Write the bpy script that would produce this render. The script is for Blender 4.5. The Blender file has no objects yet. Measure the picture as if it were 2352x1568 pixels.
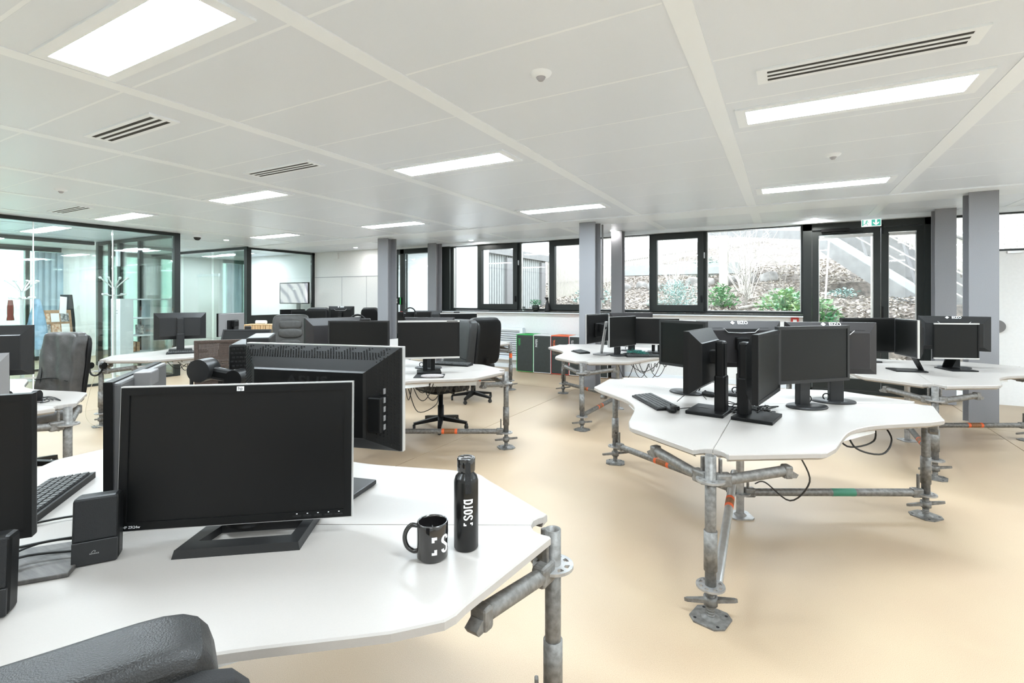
import bpy, bmesh, math, random
from mathutils import Matrix, Vector
from math import pi, sin, cos, radians as rad
random.seed(7)
S = bpy.context.scene
COL = S.collection

# ---------------------------------------------------------------- camera
F_PX, HORIZON = 1140.7, 686.0
YAW = math.atan((1804 - 1176) / F_PX)
cam_d = bpy.data.cameras.new('camera')
cam_d.sensor_width = 36.0
cam_d.lens = F_PX / 2352 * 36
cam_d.shift_y = -(784 - HORIZON) / 2352
cam_d.clip_start, cam_d.clip_end = 0.05, 200
cam = bpy.data.objects.new('camera', cam_d)
cam.location = (0, 0, 1.42)
cam.rotation_euler = (pi / 2, 0, YAW)
COL.objects.link(cam)
S.camera = cam

# ---------------------------------------------------------------- overcast sky
W = bpy.data.worlds.new('sky'); S.world = W
W.use_nodes = True
wn = W.node_tree.nodes; wn.clear()
bg = wn.new('ShaderNodeBackground'); wo = wn.new('ShaderNodeOutputWorld')
bg.inputs['Color'].default_value = (0.84, 0.925, 1.0, 1)
bg.inputs['Strength'].default_value = 2.1
W.node_tree.links.new(bg.outputs[0], wo.inputs[0])

# ---------------------------------------------------------------- exposure
LAMP = 20.5          # radiance of the ceiling luminaires
S.view_settings.view_transform = 'Standard'
S.view_settings.look = 'None'
S.view_settings.exposure = 1.80
S.view_settings.gamma = 1.0
S.view_settings.use_curve_mapping = False

# ---------------------------------------------------------------- materials
MATS = {}
def mat(name, col, rough=0.5, metal=0.0, spec=0.5, var=0.0, scale=8.0, bump=0.0, bscale=60.0,
        emit=0.0, col2=None, coat=0.0, detail=4.0, stretch=None):
    m = bpy.data.materials.new(name); m.use_nodes = True
    nt = m.node_tree; b = nt.nodes['Principled BSDF']
    b.inputs['Base Color'].default_value = (*col, 1)
    b.inputs['Roughness'].default_value = rough
    b.inputs['Metallic'].default_value = metal
    b.inputs['Specular IOR Level'].default_value = spec
    b.inputs['Coat Weight'].default_value = coat
    if emit:
        b.inputs['Emission Color'].default_value = (*col, 1)
        b.inputs['Emission Strength'].default_value = emit
    tc = nt.nodes.new('ShaderNodeTexCoord')
    src = tc.outputs['Object']
    if stretch:
        mp = nt.nodes.new('ShaderNodeMapping'); mp.inputs['Scale'].default_value = stretch
        nt.links.new(src, mp.inputs[0]); src = mp.outputs[0]
    if var or col2:
        n = nt.nodes.new('ShaderNodeTexNoise'); n.inputs['Scale'].default_value = scale
        n.inputs['Detail'].default_value = detail
        nt.links.new(src, n.inputs['Vector'])
        r = nt.nodes.new('ShaderNodeValToRGB')
        c2 = col2 if col2 else tuple(max(0, c * (1 - var)) for c in col)
        c1 = col if col2 else tuple(min(1, c * (1 + var)) for c in col)
        r.color_ramp.elements[0].position = 0.35; r.color_ramp.elements[1].position = 0.65
        r.color_ramp.elements[0].color = (*c2, 1); r.color_ramp.elements[1].color = (*c1, 1)
        nt.links.new(n.outputs['Fac'], r.inputs[0])
        nt.links.new(r.outputs[0], b.inputs['Base Color'])
    if bump:
        n2 = nt.nodes.new('ShaderNodeTexNoise'); n2.inputs['Scale'].default_value = bscale
        n2.inputs['Detail'].default_value = 3
        nt.links.new(src, n2.inputs['Vector'])
        bp = nt.nodes.new('ShaderNodeBump'); bp.inputs['Strength'].default_value = bump
        bp.inputs['Distance'].default_value = 0.01
        nt.links.new(n2.outputs['Fac'], bp.inputs['Height'])
        nt.links.new(bp.outputs[0], b.inputs['Normal'])
    MATS[name] = m
    return m

def glass(name, tint=(1, 1, 1), refl=0.9, base=0.04):
    m = bpy.data.materials.new(name); m.use_nodes = True
    nt = m.node_tree; nt.nodes.clear()
    o = nt.nodes.new('ShaderNodeOutputMaterial'); mx = nt.nodes.new('ShaderNodeMixShader')
    t = nt.nodes.new('ShaderNodeBsdfTransparent'); g = nt.nodes.new('ShaderNodeBsdfGlossy')
    fr = nt.nodes.new('ShaderNodeFresnel'); fr.inputs['IOR'].default_value = 1.5
    ml = nt.nodes.new('ShaderNodeMath'); ml.operation = 'MULTIPLY_ADD'
    ml.inputs[1].default_value = refl; ml.inputs[2].default_value = base
    t.inputs[0].default_value = (*tint, 1)
    g.inputs['Roughness'].default_value = 0.02
    g.inputs[0].default_value = (0.95, 1, 0.97, 1)
    nt.links.new(fr.outputs[0], ml.inputs[0]); nt.links.new(ml.outputs[0], mx.inputs[0])
    nt.links.new(t.outputs[0], mx.inputs[1]); nt.links.new(g.outputs[0], mx.inputs[2])
    nt.links.new(mx.outputs[0], o.inputs[0])
    MATS[name] = m
    return m

mat('desk_white', (0.405, 0.376, 0.35), 0.36, spec=0.35, var=0.012, scale=300, bump=0.02, bscale=900)
mat('black_plastic', (0.006, 0.006, 0.006), 0.42, spec=0.22, bump=0.05, bscale=700)
mat('dark_plastic', (0.019, 0.019, 0.0195), 0.40, spec=0.35, bump=0.04, bscale=700)
mat('grey_plastic', (0.20, 0.193, 0.193), 0.45, bump=0.03, bscale=500)
mat('shell_brown', (0.024, 0.0215, 0.022), 0.42, spec=0.35, bump=0.05, bscale=600)
mat('silver', (0.62, 0.61, 0.60), 0.32, metal=0.55)
mat('screen', (0.0035, 0.0038, 0.0035), 0.30, spec=0.28)
mat('screen_matte', (0.004, 0.004, 0.004), 0.40, spec=0.28)
mat('galvanised', (0.243, 0.237, 0.227), 0.5, metal=0.5, col2=(0.145, 0.137, 0.127), scale=45, bump=0.10, bscale=90)
mat('galvanised_light', (0.391, 0.387, 0.383), 0.42, metal=0.6, var=0.16, scale=30, bump=0.05, bscale=90)
mat('alu_tube', (0.66, 0.69, 0.72), 0.28, metal=0.85, var=0.06, scale=30)
mat('label_orange', (0.80, 0.13, 0.03), 0.5)
mat('label_gold', (0.24, 0.10, 0.035), 0.4, var=0.2, scale=120)
mat('label_green', (0.05, 0.22, 0.14), 0.5)
mat('white_print', (0.86, 0.87, 0.87), 0.5)
mat('hole_black', (0.004, 0.004, 0.004), 0.8)
mat('rubber', (0.02, 0.02, 0.02), 0.6)
mat('leather', (0.013, 0.0127, 0.0125), 0.40, spec=0.45, var=0.12, scale=30, bump=0.22, bscale=430)
mat('leather_grey', (0.055, 0.052, 0.050), 0.40, spec=0.6, var=0.2, scale=14, bump=0.5, bscale=18)
mat('leather_soft', (0.045, 0.043, 0.040), 0.42, spec=0.55, var=0.15, scale=16, bump=0.4, bscale=22)
mat('grey_dark', (0.10, 0.097, 0.098), 0.42, bump=0.03, bscale=500)
mat('mesh_brown', (0.075, 0.053, 0.044), 0.75, var=0.25, scale=90, bump=0.3, bscale=300)
mat('ceramic_black', (0.010, 0.009, 0.009), 0.07, spec=0.7, coat=0.6)
mat('satin_black', (0.008, 0.008, 0.008), 0.26, spec=0.45)
mat('fabric_black', (0.011, 0.011, 0.0115), 0.8, bump=0.3, bscale=500)
mat('wood_dark', (0.085, 0.078, 0.072), 0.5, var=0.3, scale=10, stretch=(1, 8, 1))
mat('wood_light', (0.66, 0.46, 0.26), 0.55, col2=(0.42, 0.25, 0.11), scale=6, stretch=(10, 10, 0.6))
mat('panel_white', (0.785, 0.838, 0.91), 0.36, spec=0.45, var=0.01, scale=400, bump=0.03, bscale=700)
mat('trim_white', (0.90, 0.95, 1.0), 0.45, bump=0.01)
mat('wall_white', (0.88, 0.88, 0.875), 0.6, var=0.015, scale=30, bump=0.03, bscale=300)
mat('frame_green', (0.022, 0.026, 0.0245), 0.40, spec=0.35, var=0.1, scale=100)
mat('column_grey', (0.25, 0.25, 0.266), 0.5, var=0.04, scale=140, bump=0.02)
mat('diffuser', (0.81, 0.925, 1.0), 0.6, emit=LAMP)
mat('lamp_small', (1, 0.98, 0.95), 0.6, emit=150.0)
mat('vent_dark', (0.03, 0.029, 0.027), 0.7)
mat('steel_chrome', (0.7, 0.7, 0.7), 0.2, metal=0.9)
mat('bin_black', (0.030, 0.036, 0.034), 0.5, var=0.08, scale=20, bump=0.04)
mat('bin_green', (0.03, 0.40, 0.09), 0.5)
mat('bin_red', (0.62, 0.05, 0.035), 0.5)
mat('bin_orange', (0.85, 0.17, 0.05), 0.5)
mat('bin_white', (0.75, 0.75, 0.75), 0.5)
mat('sign_green', (0.05, 0.42, 0.33), 0.4, emit=0.2)
mat('sign_white', (0.85, 0.9, 0.88), 0.4, emit=0.2)
mat('alarm_red', (0.55, 0.04, 0.03), 0.45)
mat('pot_black', (0.02, 0.025, 0.022), 0.3)
mat('leaf_bright', (0.07, 0.42, 0.16), 0.5, col2=(0.03, 0.2, 0.07), scale=20)
mat('coat_blue', (0.30, 0.46, 0.60), 0.9, var=0.15, scale=10, bump=0.4, bscale=14)
mat('coat_dark', (0.03, 0.036, 0.038), 0.9, bump=0.4, bscale=14)
mat('coat_red', (0.25, 0.07, 0.05), 0.9)
mat('acrylic', (0.82, 0.85, 0.85), 0.15, spec=0.7)
mat('paper', (0.85, 0.84, 0.82), 0.8)
mat('kraft', (0.40, 0.25, 0.15), 0.8, var=0.2, scale=20)
mat('photo_a', (0.45, 0.2, 0.08), 0.6, col2=(0.75, 0.6, 0.45), scale=25)
mat('photo_b', (0.12, 0.12, 0.12), 0.6, col2=(0.55, 0.54, 0.52), scale=25)
mat('curtain_grey', (0.42, 0.42, 0.46), 0.9, var=0.1, scale=3)
mat('curtain_green', (0.40, 0.54, 0.48), 0.9, var=0.1, scale=3)
mat('curtain_blue', (0.42, 0.52, 0.60), 0.9, var=0.1, scale=3)
mat('cable', (0.012, 0.012, 0.012), 0.45)
mat('cable_beige', (0.55, 0.47, 0.35), 0.5)
mat('grey_pad', (0.32, 0.29, 0.285), 0.9, var=0.1, scale=60)
mat('key', (0.055, 0.056, 0.055), 0.5)
mat('tinsel', (0.02, 0.20, 0.16), 0.5, var=0.5, scale=80)
mat('timber', (0.432, 0.403, 0.353), 0.8, var=0.12, scale=12, stretch=(6, 6, 1))
mat('slat_back', (0.147, 0.139, 0.127), 0.9)
mat('concrete', (0.219, 0.215, 0.211), 0.85, var=0.12, scale=5, bump=0.15, bscale=30)
mat('concrete_pale', (0.348, 0.359, 0.348), 0.8, var=0.06, scale=6)
mat('stringer_mint', (0.369, 0.428, 0.411), 0.6)
mat('rock', (0.260, 0.247, 0.234), 0.9, var=0.25, scale=6, bump=0.6, bscale=9)
mat('bark', (0.280, 0.252, 0.224), 0.9, var=0.2, scale=30)
mat('twig_pale', (0.540, 0.510, 0.465), 0.8)
mat('soil', (0.25, 0.21, 0.18), 0.95, col2=(0.08, 0.068, 0.06), scale=9, bump=0.9, bscale=28, detail=8)
mat('dead_leaf_a', (0.449, 0.396, 0.337), 0.8)
mat('dead_leaf_b', (0.310, 0.267, 0.223), 0.8)
mat('dead_leaf_c', (0.162, 0.132, 0.111), 0.8)
mat('leaf_green', (0.104, 0.288, 0.080), 0.6, col2=(0.05, 0.19, 0.07), scale=9)
mat('leaf_blue', (0.240, 0.360, 0.330), 0.7, col2=(0.20, 0.34, 0.31), scale=9)
mat('leaf_lime', (0.288, 0.416, 0.160), 0.6, col2=(0.09, 0.30, 0.16), scale=5)
glass('window_glass', (0.985, 0.995, 0.99), 0.8, 0.02)
glass('partition_glass', (0.93, 0.96, 0.945), 0.75, 0.035)
glass('green_glass', (0.56, 0.68, 0.63), 0.8, 0.05)

def floor_material():
    m = bpy.data.materials.new('resin_floor'); m.use_nodes = True
    nt = m.node_tree; b = nt.nodes['Principled BSDF']; L = nt.links.new
    tc = nt.nodes.new('ShaderNodeTexCoord')
    fine = nt.nodes.new('ShaderNodeTexNoise'); fine.inputs['Scale'].default_value = 420; fine.inputs['Detail'].default_value = 3
    big = nt.nodes.new('ShaderNodeTexNoise'); big.inputs['Scale'].default_value = 1.1; big.inputs['Detail'].default_value = 5
    L(tc.outputs['Object'], fine.inputs[0]); L(tc.outputs['Object'], big.inputs[0])
    r1 = nt.nodes.new('ShaderNodeValToRGB'); e = r1.color_ramp.elements
    e[0].position = 0.32; e[0].color = (0.395, 0.29, 0.187, 1)
    e[1].position = 0.50; e[1].color = (0.50, 0.388, 0.266, 1)
    e2 = r1.color_ramp.elements.new(0.72); e2.color = (0.565, 0.45, 0.325, 1)
    L(fine.outputs[0], r1.inputs[0])
    r2 = nt.nodes.new('ShaderNodeValToRGB')
    r2.color_ramp.elements[0].color = (0.91, 0.87, 0.86, 1); r2.color_ramp.elements[1].color = (1, 1, 0.98, 1)
    r2.color_ramp.elements[0].position = 0.3; r2.color_ramp.elements[1].position = 0.7
    L(big.outputs[0], r2.inputs[0])
    mx = nt.nodes.new('ShaderNodeMix'); mx.data_type = 'RGBA'; mx.blend_type = 'MULTIPLY'
    mx.inputs[0].default_value = 1
    L(r1.outputs[0], mx.inputs[6]); L(r2.outputs[0], mx.inputs[7]); L(mx.outputs[2], b.inputs['Base Color'])
    b.inputs['Roughness'].default_value = 0.42; b.inputs['Specular IOR Level'].default_value = 0.6
    MATS['resin_floor'] = m
floor_material()

# ---------------------------------------------------------------- mesh builder
def T(x=0, y=0, z=0): return Matrix.Translation((x, y, z))
def RX(a): return Matrix.Rotation(a, 4, 'X')
def RY(a): return Matrix.Rotation(a, 4, 'Y')
def RZ(a): return Matrix.Rotation(a, 4, 'Z')
I4 = Matrix.Identity(4)

class MB:
    def __init__(s, M=None): s.v = []; s.f = []; s.mi = []; s.sm = []; s.M = M or I4
    def add(s, vs, fs, M=None, mi=0, smooth=False):
        k = len(s.v); A = s.M @ M if M else s.M
        s.v += [tuple(A @ Vector(p)) for p in vs]
        s.f += [tuple(i + k for i in f) for f in fs]
        s.mi += [mi] * len(fs); s.sm += [smooth] * len(fs)
        return s
    def box(s, c, d, M=None, mi=0, b=0.0):
        x, y, z = (q / 2 for q in d)
        if b <= 0:
            vs = [(sx * x, sy * y, sz * z) for sx in (-1, 1) for sy in (-1, 1) for sz in (-1, 1)]
            fs = [(0, 1, 3, 2), (4, 6, 7, 5), (0, 4, 5, 1), (2, 3, 7, 6), (0, 2, 6, 4), (1, 5, 7, 3)]
            return s.add(vs, fs, (M or I4) @ T(*c), mi)
        b = min(b, x * .98, y * .98, z * .98)
        bm = bmesh.new(); bmesh.ops.create_cube(bm, size=1)
        for v in bm.verts: v.co = Vector((v.co.x * d[0], v.co.y * d[1], v.co.z * d[2]))
        bmesh.ops.bevel(bm, geom=bm.edges[:], offset=b, segments=2, profile=0.5, affect='EDGES')
        bm.verts.index_update()
        s.add([tuple(v.co) for v in bm.verts], [tuple(v.index for v in f.verts) for f in bm.faces], (M or I4) @ T(*c), mi)
        bm.free(); return s
    def cyl(s, p0, p1, r, n=14, r1=None, M=None, mi=0, cap=True):
        p0, p1 = Vector(p0), Vector(p1); r1 = r if r1 is None else r1
        d = (p1 - p0).normalized()
        a = d.orthogonal().normalized(); b = d.cross(a)
        vs = []
        for p, q in ((p0, r), (p1, r1)):
            vs += [tuple(p + (a * cos(2 * pi * i / n) + b * sin(2 * pi * i / n)) * q) for i in range(n)]
        s.add(vs, [(i, (i + 1) % n, n + (i + 1) % n, n + i) for i in range(n)], M, mi, True)
        if cap:
            s.add(vs, [tuple(range(n - 1, -1, -1)), tuple(range(n, 2 * n))], M, mi)
        return s
    def tube(s, pts, r, n=8, M=None, mi=0, closed=False, taper=None):
        P = [Vector(p) for p in pts]; m = len(P); rings = []
        up = None
        for i, p in enumerate(P):
            if closed: d = P[(i + 1) % m] - P[i - 1]
            else: d = P[min(i + 1, m - 1)] - P[max(i - 1, 0)]
            d.normalize()
            a = d.orthogonal().normalized() if up is None else (up - d * up.dot(d)).normalized()
            up = a; b = d.cross(a)
            q = r if taper is None else r + (taper - r) * i / (m - 1)
            rings += [tuple(p + (a * cos(2 * pi * j / n) + b * sin(2 * pi * j / n)) * q) for j in range(n)]
        fs = []
        for i in range(m if closed else m - 1):
            for j in range(n):
                k = (i + 1) % m
                fs.append((i * n + j, i * n + (j + 1) % n, k * n + (j + 1) % n, k * n + j))
        s.add(rings, fs, M, mi, True)
        if not closed:
            s.add(rings, [tuple(range(n - 1, -1, -1)), tuple(range((m - 1) * n, m * n))], M, mi)
        return s
    def lathe(s, prof, n=24, M=None, mi=0, smooth=True):
        vs = []
        for r, z in prof: vs += [(r * cos(2 * pi * i / n), r * sin(2 * pi * i / n), z) for i in range(n)]
        fs = []
        for k in range(len(prof) - 1):
            for i in range(n):
                fs.append((k * n + i, k * n + (i + 1) % n, (k + 1) * n + (i + 1) % n, (k + 1) * n + i))
        return s.add(vs, fs, M, mi, smooth)
    def prism(s, out, z0, z1, M=None, mi=0, bot=None):
        n = len(out); bo = bot or out
        vs = [(x, y, z0) for x, y in bo] + [(x, y, z1) for x, y in out]
        fs = [tuple(range(n - 1, -1, -1)), tuple(range(n, 2 * n))] + [(i, (i + 1) % n, n + (i + 1) % n, n + i) for i in range(n)]
        return s.add(vs, fs, M, mi)
    def loops(s, loops, M=None, mi=0, smooth=False, caps=True):
        n = len(loops[0]); vs = [p for l in loops for p in l]; fs = []
        for k in range(len(loops) - 1):
            for i in range(n): fs.append((k * n + i, k * n + (i + 1) % n, (k + 1) * n + (i + 1) % n, (k + 1) * n + i))
        s.add(vs, fs, M, mi, smooth)
        if caps: s.add(vs, [tuple(range(n - 1, -1, -1)), tuple(range((len(loops) - 1) * n, len(loops) * n))], M, mi)
        return s
    def ring(s, w, h, iw, ih, y0, y1, M=None, mi=0, dz=0.0):
        """rectangular frame in the XZ plane between y0 (front) and y1"""
        o = [(-w / 2, -h / 2), (w / 2, -h / 2), (w / 2, h / 2), (-w / 2, h / 2)]
        i = [(-iw / 2, -ih / 2 + dz), (iw / 2, -ih / 2 + dz), (iw / 2, ih / 2 + dz), (-iw / 2, ih / 2 + dz)]
        vs = [(x, y0, z) for x, z in o] + [(x, y0, z) for x, z in i] + [(x, y1, z) for x, z in o] + [(x, y1, z) for x, z in i]
        fs = []
        for k in range(4):
            j = (k + 1) % 4
            fs += [(k, j, 4 + j, 4 + k), (8 + k, 12 + k, 12 + j, 8 + j), (k, 8 + k, 8 + j, j), (4 + k, 4 + j, 12 + j, 12 + k)]
        return s.add(vs, fs, M, mi)
    def cushion(s, d, n=4.0, seg=10, M=None, mi=0, fn=None):
        g = [-1 + 2 * i / seg for i in range(seg + 1)]; vs = []; fs = []
        for ax in range(3):
            for sg in (-1, 1):
                k = len(vs)
                for a in g:
                    for b in g:
                        p = [0, 0, 0]; p[ax] = sg; p[(ax + 1) % 3] = a; p[(ax + 2) % 3] = b
                        q = (abs(p[0]) ** n + abs(p[1]) ** n + abs(p[2]) ** n) ** (1 / n)
                        c = [p[t] / q * d[t] / 2 for t in range(3)]
                        vs.append(tuple(fn(*c)) if fn else tuple(c))
                for i in range(seg):
                    for j in range(seg):
                        q = [k + i * (seg + 1) + j, k + (i + 1) * (seg + 1) + j, k + (i + 1) * (seg + 1) + j + 1, k + i * (seg + 1) + j + 1]
                        fs.append(tuple(q if sg > 0 else q[::-1]))
        return s.add(vs, fs, M, mi, True)
    def mesh(s, name, mats):
        me = bpy.data.meshes.new(name); me.from_pydata(s.v, [], s.f)
        for m in ([mats] if isinstance(mats, str) else mats): me.materials.append(MATS[m])
        me.polygons.foreach_set('material_index', s.mi); me.polygons.foreach_set('use_smooth', s.sm)
        me.update(); return me
    def obj(s, name, mats, parent=None):
        return link(name, s.mesh(name, mats), parent)

def link(name, data, parent=None, M=None):
    o = bpy.data.objects.new(name, data); COL.objects.link(o)
    if parent: o.parent = parent
    if M: o.matrix_local = M
    return o
def thing(name, label, cat, loc=(0, 0, 0), rz=0.0, group=None):
    o = link(name, None); o.empty_display_size = 0.1
    o.location = loc; o.rotation_euler = (0, 0, rz)
    return tag(o, label, cat, group)
def tag(o, label, cat, group=None):
    o['label'] = label; o['category'] = cat
    if group: o['group'] = group
    return o
def struct(o, label=None):
    o['kind'] = 'structure'
    if label: o['label'] = label
    return o
def copy_tree(o, parent=None):
    c = o.copy(); COL.objects.link(c); c.parent = parent
    for ch in o.children: copy_tree(ch, c)
    return c
_txt = {}
def text(s, size=1.0, bold=0.0, sx=1.0):
    """flat lettering as (verts, faces), centred, in the XY plane"""
    k = (s, bold)
    if k not in _txt:
        cu = bpy.data.curves.new('lettering', 'FONT'); cu.body = s; cu.offset = bold
        cu.align_x = 'CENTER'; cu.align_y = 'CENTER'; cu.resolution_u = 3
        ob = bpy.data.objects.new('lettering', cu); COL.objects.link(ob)
        me = bpy.data.meshes.new_from_object(ob.evaluated_get(bpy.context.evaluated_depsgraph_get()))
        _txt[k] = ([tuple(v.co) for v in me.vertices], [tuple(p.vertices) for p in me.polygons])
        bpy.data.objects.remove(ob); bpy.data.curves.remove(cu); bpy.data.meshes.remove(me)
    vs, fs = _txt[k]
    return [(x * size * sx, y * size, 0) for x, y, z in vs], fs
def sag(a, b, drop, n=12, side=(0, 0, 0)):
    a, b, sd = Vector(a), Vector(b), Vector(side); out = []
    for i in range(n + 1):
        t = i / n; w = 4 * t * (1 - t)
        p = a.lerp(b, t) + sd * w; p.z -= drop * w; out.append(tuple(p))
    return out
def curve(pts, n=6):
    P = [Vector(p) for p in pts]; out = []
    for i in range(len(P) - 1):
        a, b, c, d = P[max(i - 1, 0)], P[i], P[i + 1], P[min(i + 2, len(P) - 1)]
        for k in range(n):
            t = k / n
            out.append(tuple(0.5 * ((2 * b) + (c - a) * t + (2 * a - 5 * b + 4 * c - d) * t * t + (3 * b - a - 3 * c + d) * t ** 3)))
    out.append(tuple(P[-1])); return out
# ================================================================ the room
CZ = 2.63
XB = [1.095 - 1.478 * k for k in range(-3, 11)]          # ceiling runners
X0, X1, Y0, YW = -15.2, 5.0, -4.5, 9.0

fl = struct(MB().box(((X0 + X1) / 2, (Y0 + 9.2) / 2, -0.06), (X1 - X0, 9.2 - Y0, 0.10)).obj('floor', 'vent_dark'), 'sandy beige resin floor with saw-cut joints')
xs = [X0, -12.6, -7.75, -2.9, 1.95, X1]
for i in range(5):
    for a, b in ((Y0, 7.25), (7.25, 9.2)):
        MB().box(((xs[i] + xs[i + 1]) / 2, (a + b) / 2, -0.005), (xs[i + 1] - xs[i] - 0.007, b - a - 0.007, 0.0098)).obj('floor_slab', 'resin_floor', fl)

ce = struct(MB().box(((X0 + X1) / 2, (Y0 + 9.2) / 2, CZ + 0.1008), (X1 - X0, 9.2 - Y0, 0.2)).obj('ceiling', 'trim_white'), 'white suspended metal panel ceiling')
pm = MB().box((0, 0, 0), (1.478 - 0.118, 0.632 - 0.018, 0.012)).mesh('ceiling_panel', 'panel_white')
rows = [2.08 + 0.632 * (j + 0.5) for j in range(-4, 8)] + [7.72 + 0.316, 7.72 + 0.948]
for k in range(len(XB) - 1):
    for y in rows:
        link('ceiling_panel', pm, ce, T((XB[k] + XB[k + 1]) / 2, y, CZ + 0.006))
bm_ = MB().box((0, 3.3, 0), (0.106, 7.66, 0.014)).box((-0.057, 3.3, .004), (0.005, 7.66, 0.014), mi=1).box((0.057, 3.3, .004), (0.005, 7.66, 0.014), mi=1).mesh('ceiling_runner', ['trim_white', 'panel_white'])
bm2_ = MB().box((0, 8.36, 0), (0.106, 1.27, 0.014)).mesh('ceiling_runner', 'trim_white')
for x in XB:
    link('ceiling_runner', bm_, ce, T(x, 0, CZ + 0.003)); link('ceiling_runner', bm2_, ce, T(x, 0, CZ + 0.003))
MB().box(((X0 + X1) / 2, 7.425, CZ), (X1 - X0, 0.59, 0.03)).obj('ceiling_bulkhead', 'trim_white', ce)
struct(MB().box(((-6.9 + X1) / 2, 8.93, CZ - 0.025), (X1 + 6.9, 0.14, 0.06)).obj('trim_1', 'trim_white'), 'white head trim above the windows')

# perimeter walls
def wallbox(name, x0, x1, y0, y1, z0, z1, m='wall_white', parent=None, label=None):
    o = MB().box(((x0 + x1) / 2, (y0 + y1) / 2, (z0 + z1) / 2), (x1 - x0, y1 - y0, z1 - z0)).obj(name, m, parent)
    return o if parent else struct(o, label)
wallbox('wall_back', X0, X1, Y0 - 0.2, Y0, 0, CZ)
wallbox('wall_right', X1, X1 + 0.2, Y0, 9.2, 0, CZ)
wf = wallbox('wall_front', -6.9, 0.24, YW, YW + 0.2, 0, 1.15, label='white parapet wall under the windows')
wallbox('wall_panel', X0, -8.28, YW, YW + 0.2, 0, CZ, parent=wf)
wallbox('wall_head', -8.28, X1, YW, YW + 0.2, 2.585, CZ, parent=wf)
MB().box((-9.6, YW - 0.004, 1.98), (2.6, 0.01, 0.012)).box((-9.9, YW - .002, .99), (0.008, 0.006, 1.97)).box((-9.05, YW - .002, .99), (0.008, 0.006, 1.97)).obj('panel_joint', 'curtain_grey', wf)
MB().box((-10.1, YW - .02, 2.52), (0.16, 0.04, 0.16), b=.005).obj('access_hatch', 'wall_white', wf)
wallbox('baseboard_front', -6.9, 0.24, YW - 0.015, YW, 0, 0.08, 'trim_white')
MB().box(((-6.9 + .24) / 2, YW - 0.06, 1.163), (7.14, 0.16, 0.02)).box(((-6.9 + .24) / 2, YW - 0.06, 1.143), (7.14, 0.15, 0.02), mi=1).obj('window_sill', ['frame_green', 'trim_white'], wf)

# windows
WIN = [(-6.50, -5.80, 0), (-5.80, -4.80, 1), (-4.80, -4.10, 0), (-4.10, -3.10, 1), (-3.10, -2.12, 0), (-2.12, -1.20, 1), (-1.20, 0.24, 0)]
z0, z1 = 1.175, 2.585
for i, (a, b, op) in enumerate(WIN):
    w, c = b - a, (a + b) / 2; zc, h = (z0 + z1) / 2, z1 - z0
    m = T(c, YW + 0.03, zc)
    o = struct(MB().ring(w, h, w - 0.05, h - (0.06 if op else 0.055), 0, 0.10, m, dz=0.01).obj('window_%d' % (i + 1), 'frame_green'),
               ['fixed pane', 'opening casement'][op] + ' of the dark framed ribbon window')
    if op:
        iw, ih = w - 0.045, h - 0.05
        MB().ring(iw, ih, iw - 0.19, ih - 0.21, -0.06, 0.03, m, dz=0.008).obj('sash', 'frame_green', o)
        MB().box((0, 0.005, 0.008), (iw - 0.19, 0.008, ih - 0.21), m).obj('pane', 'window_glass', o)
        MB().box((iw / 2 - 0.03, -0.075, -ih / 2 + 0.22), (0.022, 0.03, 0.12), m, b=.004).obj('handle', 'black_plastic', o)
        MB().box((w / 2 - 0.02, -0.012, h * 0.2), (0.028, 0.02, 0.10), m, b=.003).obj('contact_sensor', 'trim_white', o)
    else:
        MB().box((0, 0.06, 0.01), (w - 0.05, 0.008, h - 0.055), m).obj('pane', 'window_glass', o)
        MB().ring(w - 0.05, h - 0.055, w - 0.074, h - 0.08, 0.03, 0.09, m, dz=0.01).obj('glazing_bead', 'silver', o)
wp = wallbox('wall_return', -6.90, -6.50, YW - 0.06, YW + 0.2, 1.15, 2.6, 'frame_green', label='dark metal return panel beside the windows')

# glazed double door
d1 = struct(MB().box((0.30, YW + 0.05, 1.29), (0.12, 0.14, 2.58)).box((1.785, YW + 0.05, 1.29), (0.11, 0.14, 2.58)).box((1.04, YW + 0.05, 2.53), (1.6, 0.14, 0.11)).box((1.04, YW + .05, .02), (1.6, .14, .04)).obj('door_1', 'frame_green'), 'dark framed glazed double door to the garden')
for a, b, s_ in ((0.365, 1.225, 0.085), (1.235, 1.73, 0.085)):
    w, c, h = b - a, (a + b) / 2, 2.42
    m = T(c, YW + 0.03, 0.05 + h / 2)
    lf = MB().ring(w, h, w - 2 * s_, h - 0.24, -0.02, 0.05, m, dz=0.05).obj('door_leaf', 'frame_green', d1)
    MB().box((0, 0.015, 0.05), (w - 2 * s_, 0.008, h - 0.24), m).obj('pane', 'window_glass', lf)
    MB().ring(w - 2 * s_, h - 0.24, w - 2 * s_ - .02, h - .26, -0.005, 0.03, m, dz=0.05).obj('glazing_bead', 'silver', lf)
MB().box((0.66, YW - 0.03, 2.46), (0.36, 0.05, 0.05), b=.006).box((0.80, YW - 0.05, 2.42), (0.42, 0.02, 0.016), b=.003).obj('door_closer', 'black_plastic', d1)
MB().box((1.245, YW - 0.015, 1.22), (0.02, 0.03, 0.18), b=.004).box((1.245, YW - .02, 2.44), (.016, .02, .14)).obj('bolt', 'black_plastic', d1)
wallbox('wall_pier', 1.84, 2.05, YW - .02, YW + 0.2, 0, CZ, 'column_grey', label='grey pier between door and side window')
o = struct(MB().ring(0.40, 2.56, 0.36, 2.5, 0, 0.08, T(2.25, YW + 0.03, 1.30)).obj('window_8', 'frame_green'))
MB().box((2.25, YW + 0.06, 1.30), (0.36, 0.008, 2.5)).obj('pane', 'window_glass', o)
o = struct(MB().ring(2.55, 0.52, 2.5, 0.47, 0, 0.08, T(3.72, YW + 0.03, 2.325)).obj('window_9', 'frame_green'))
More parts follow.
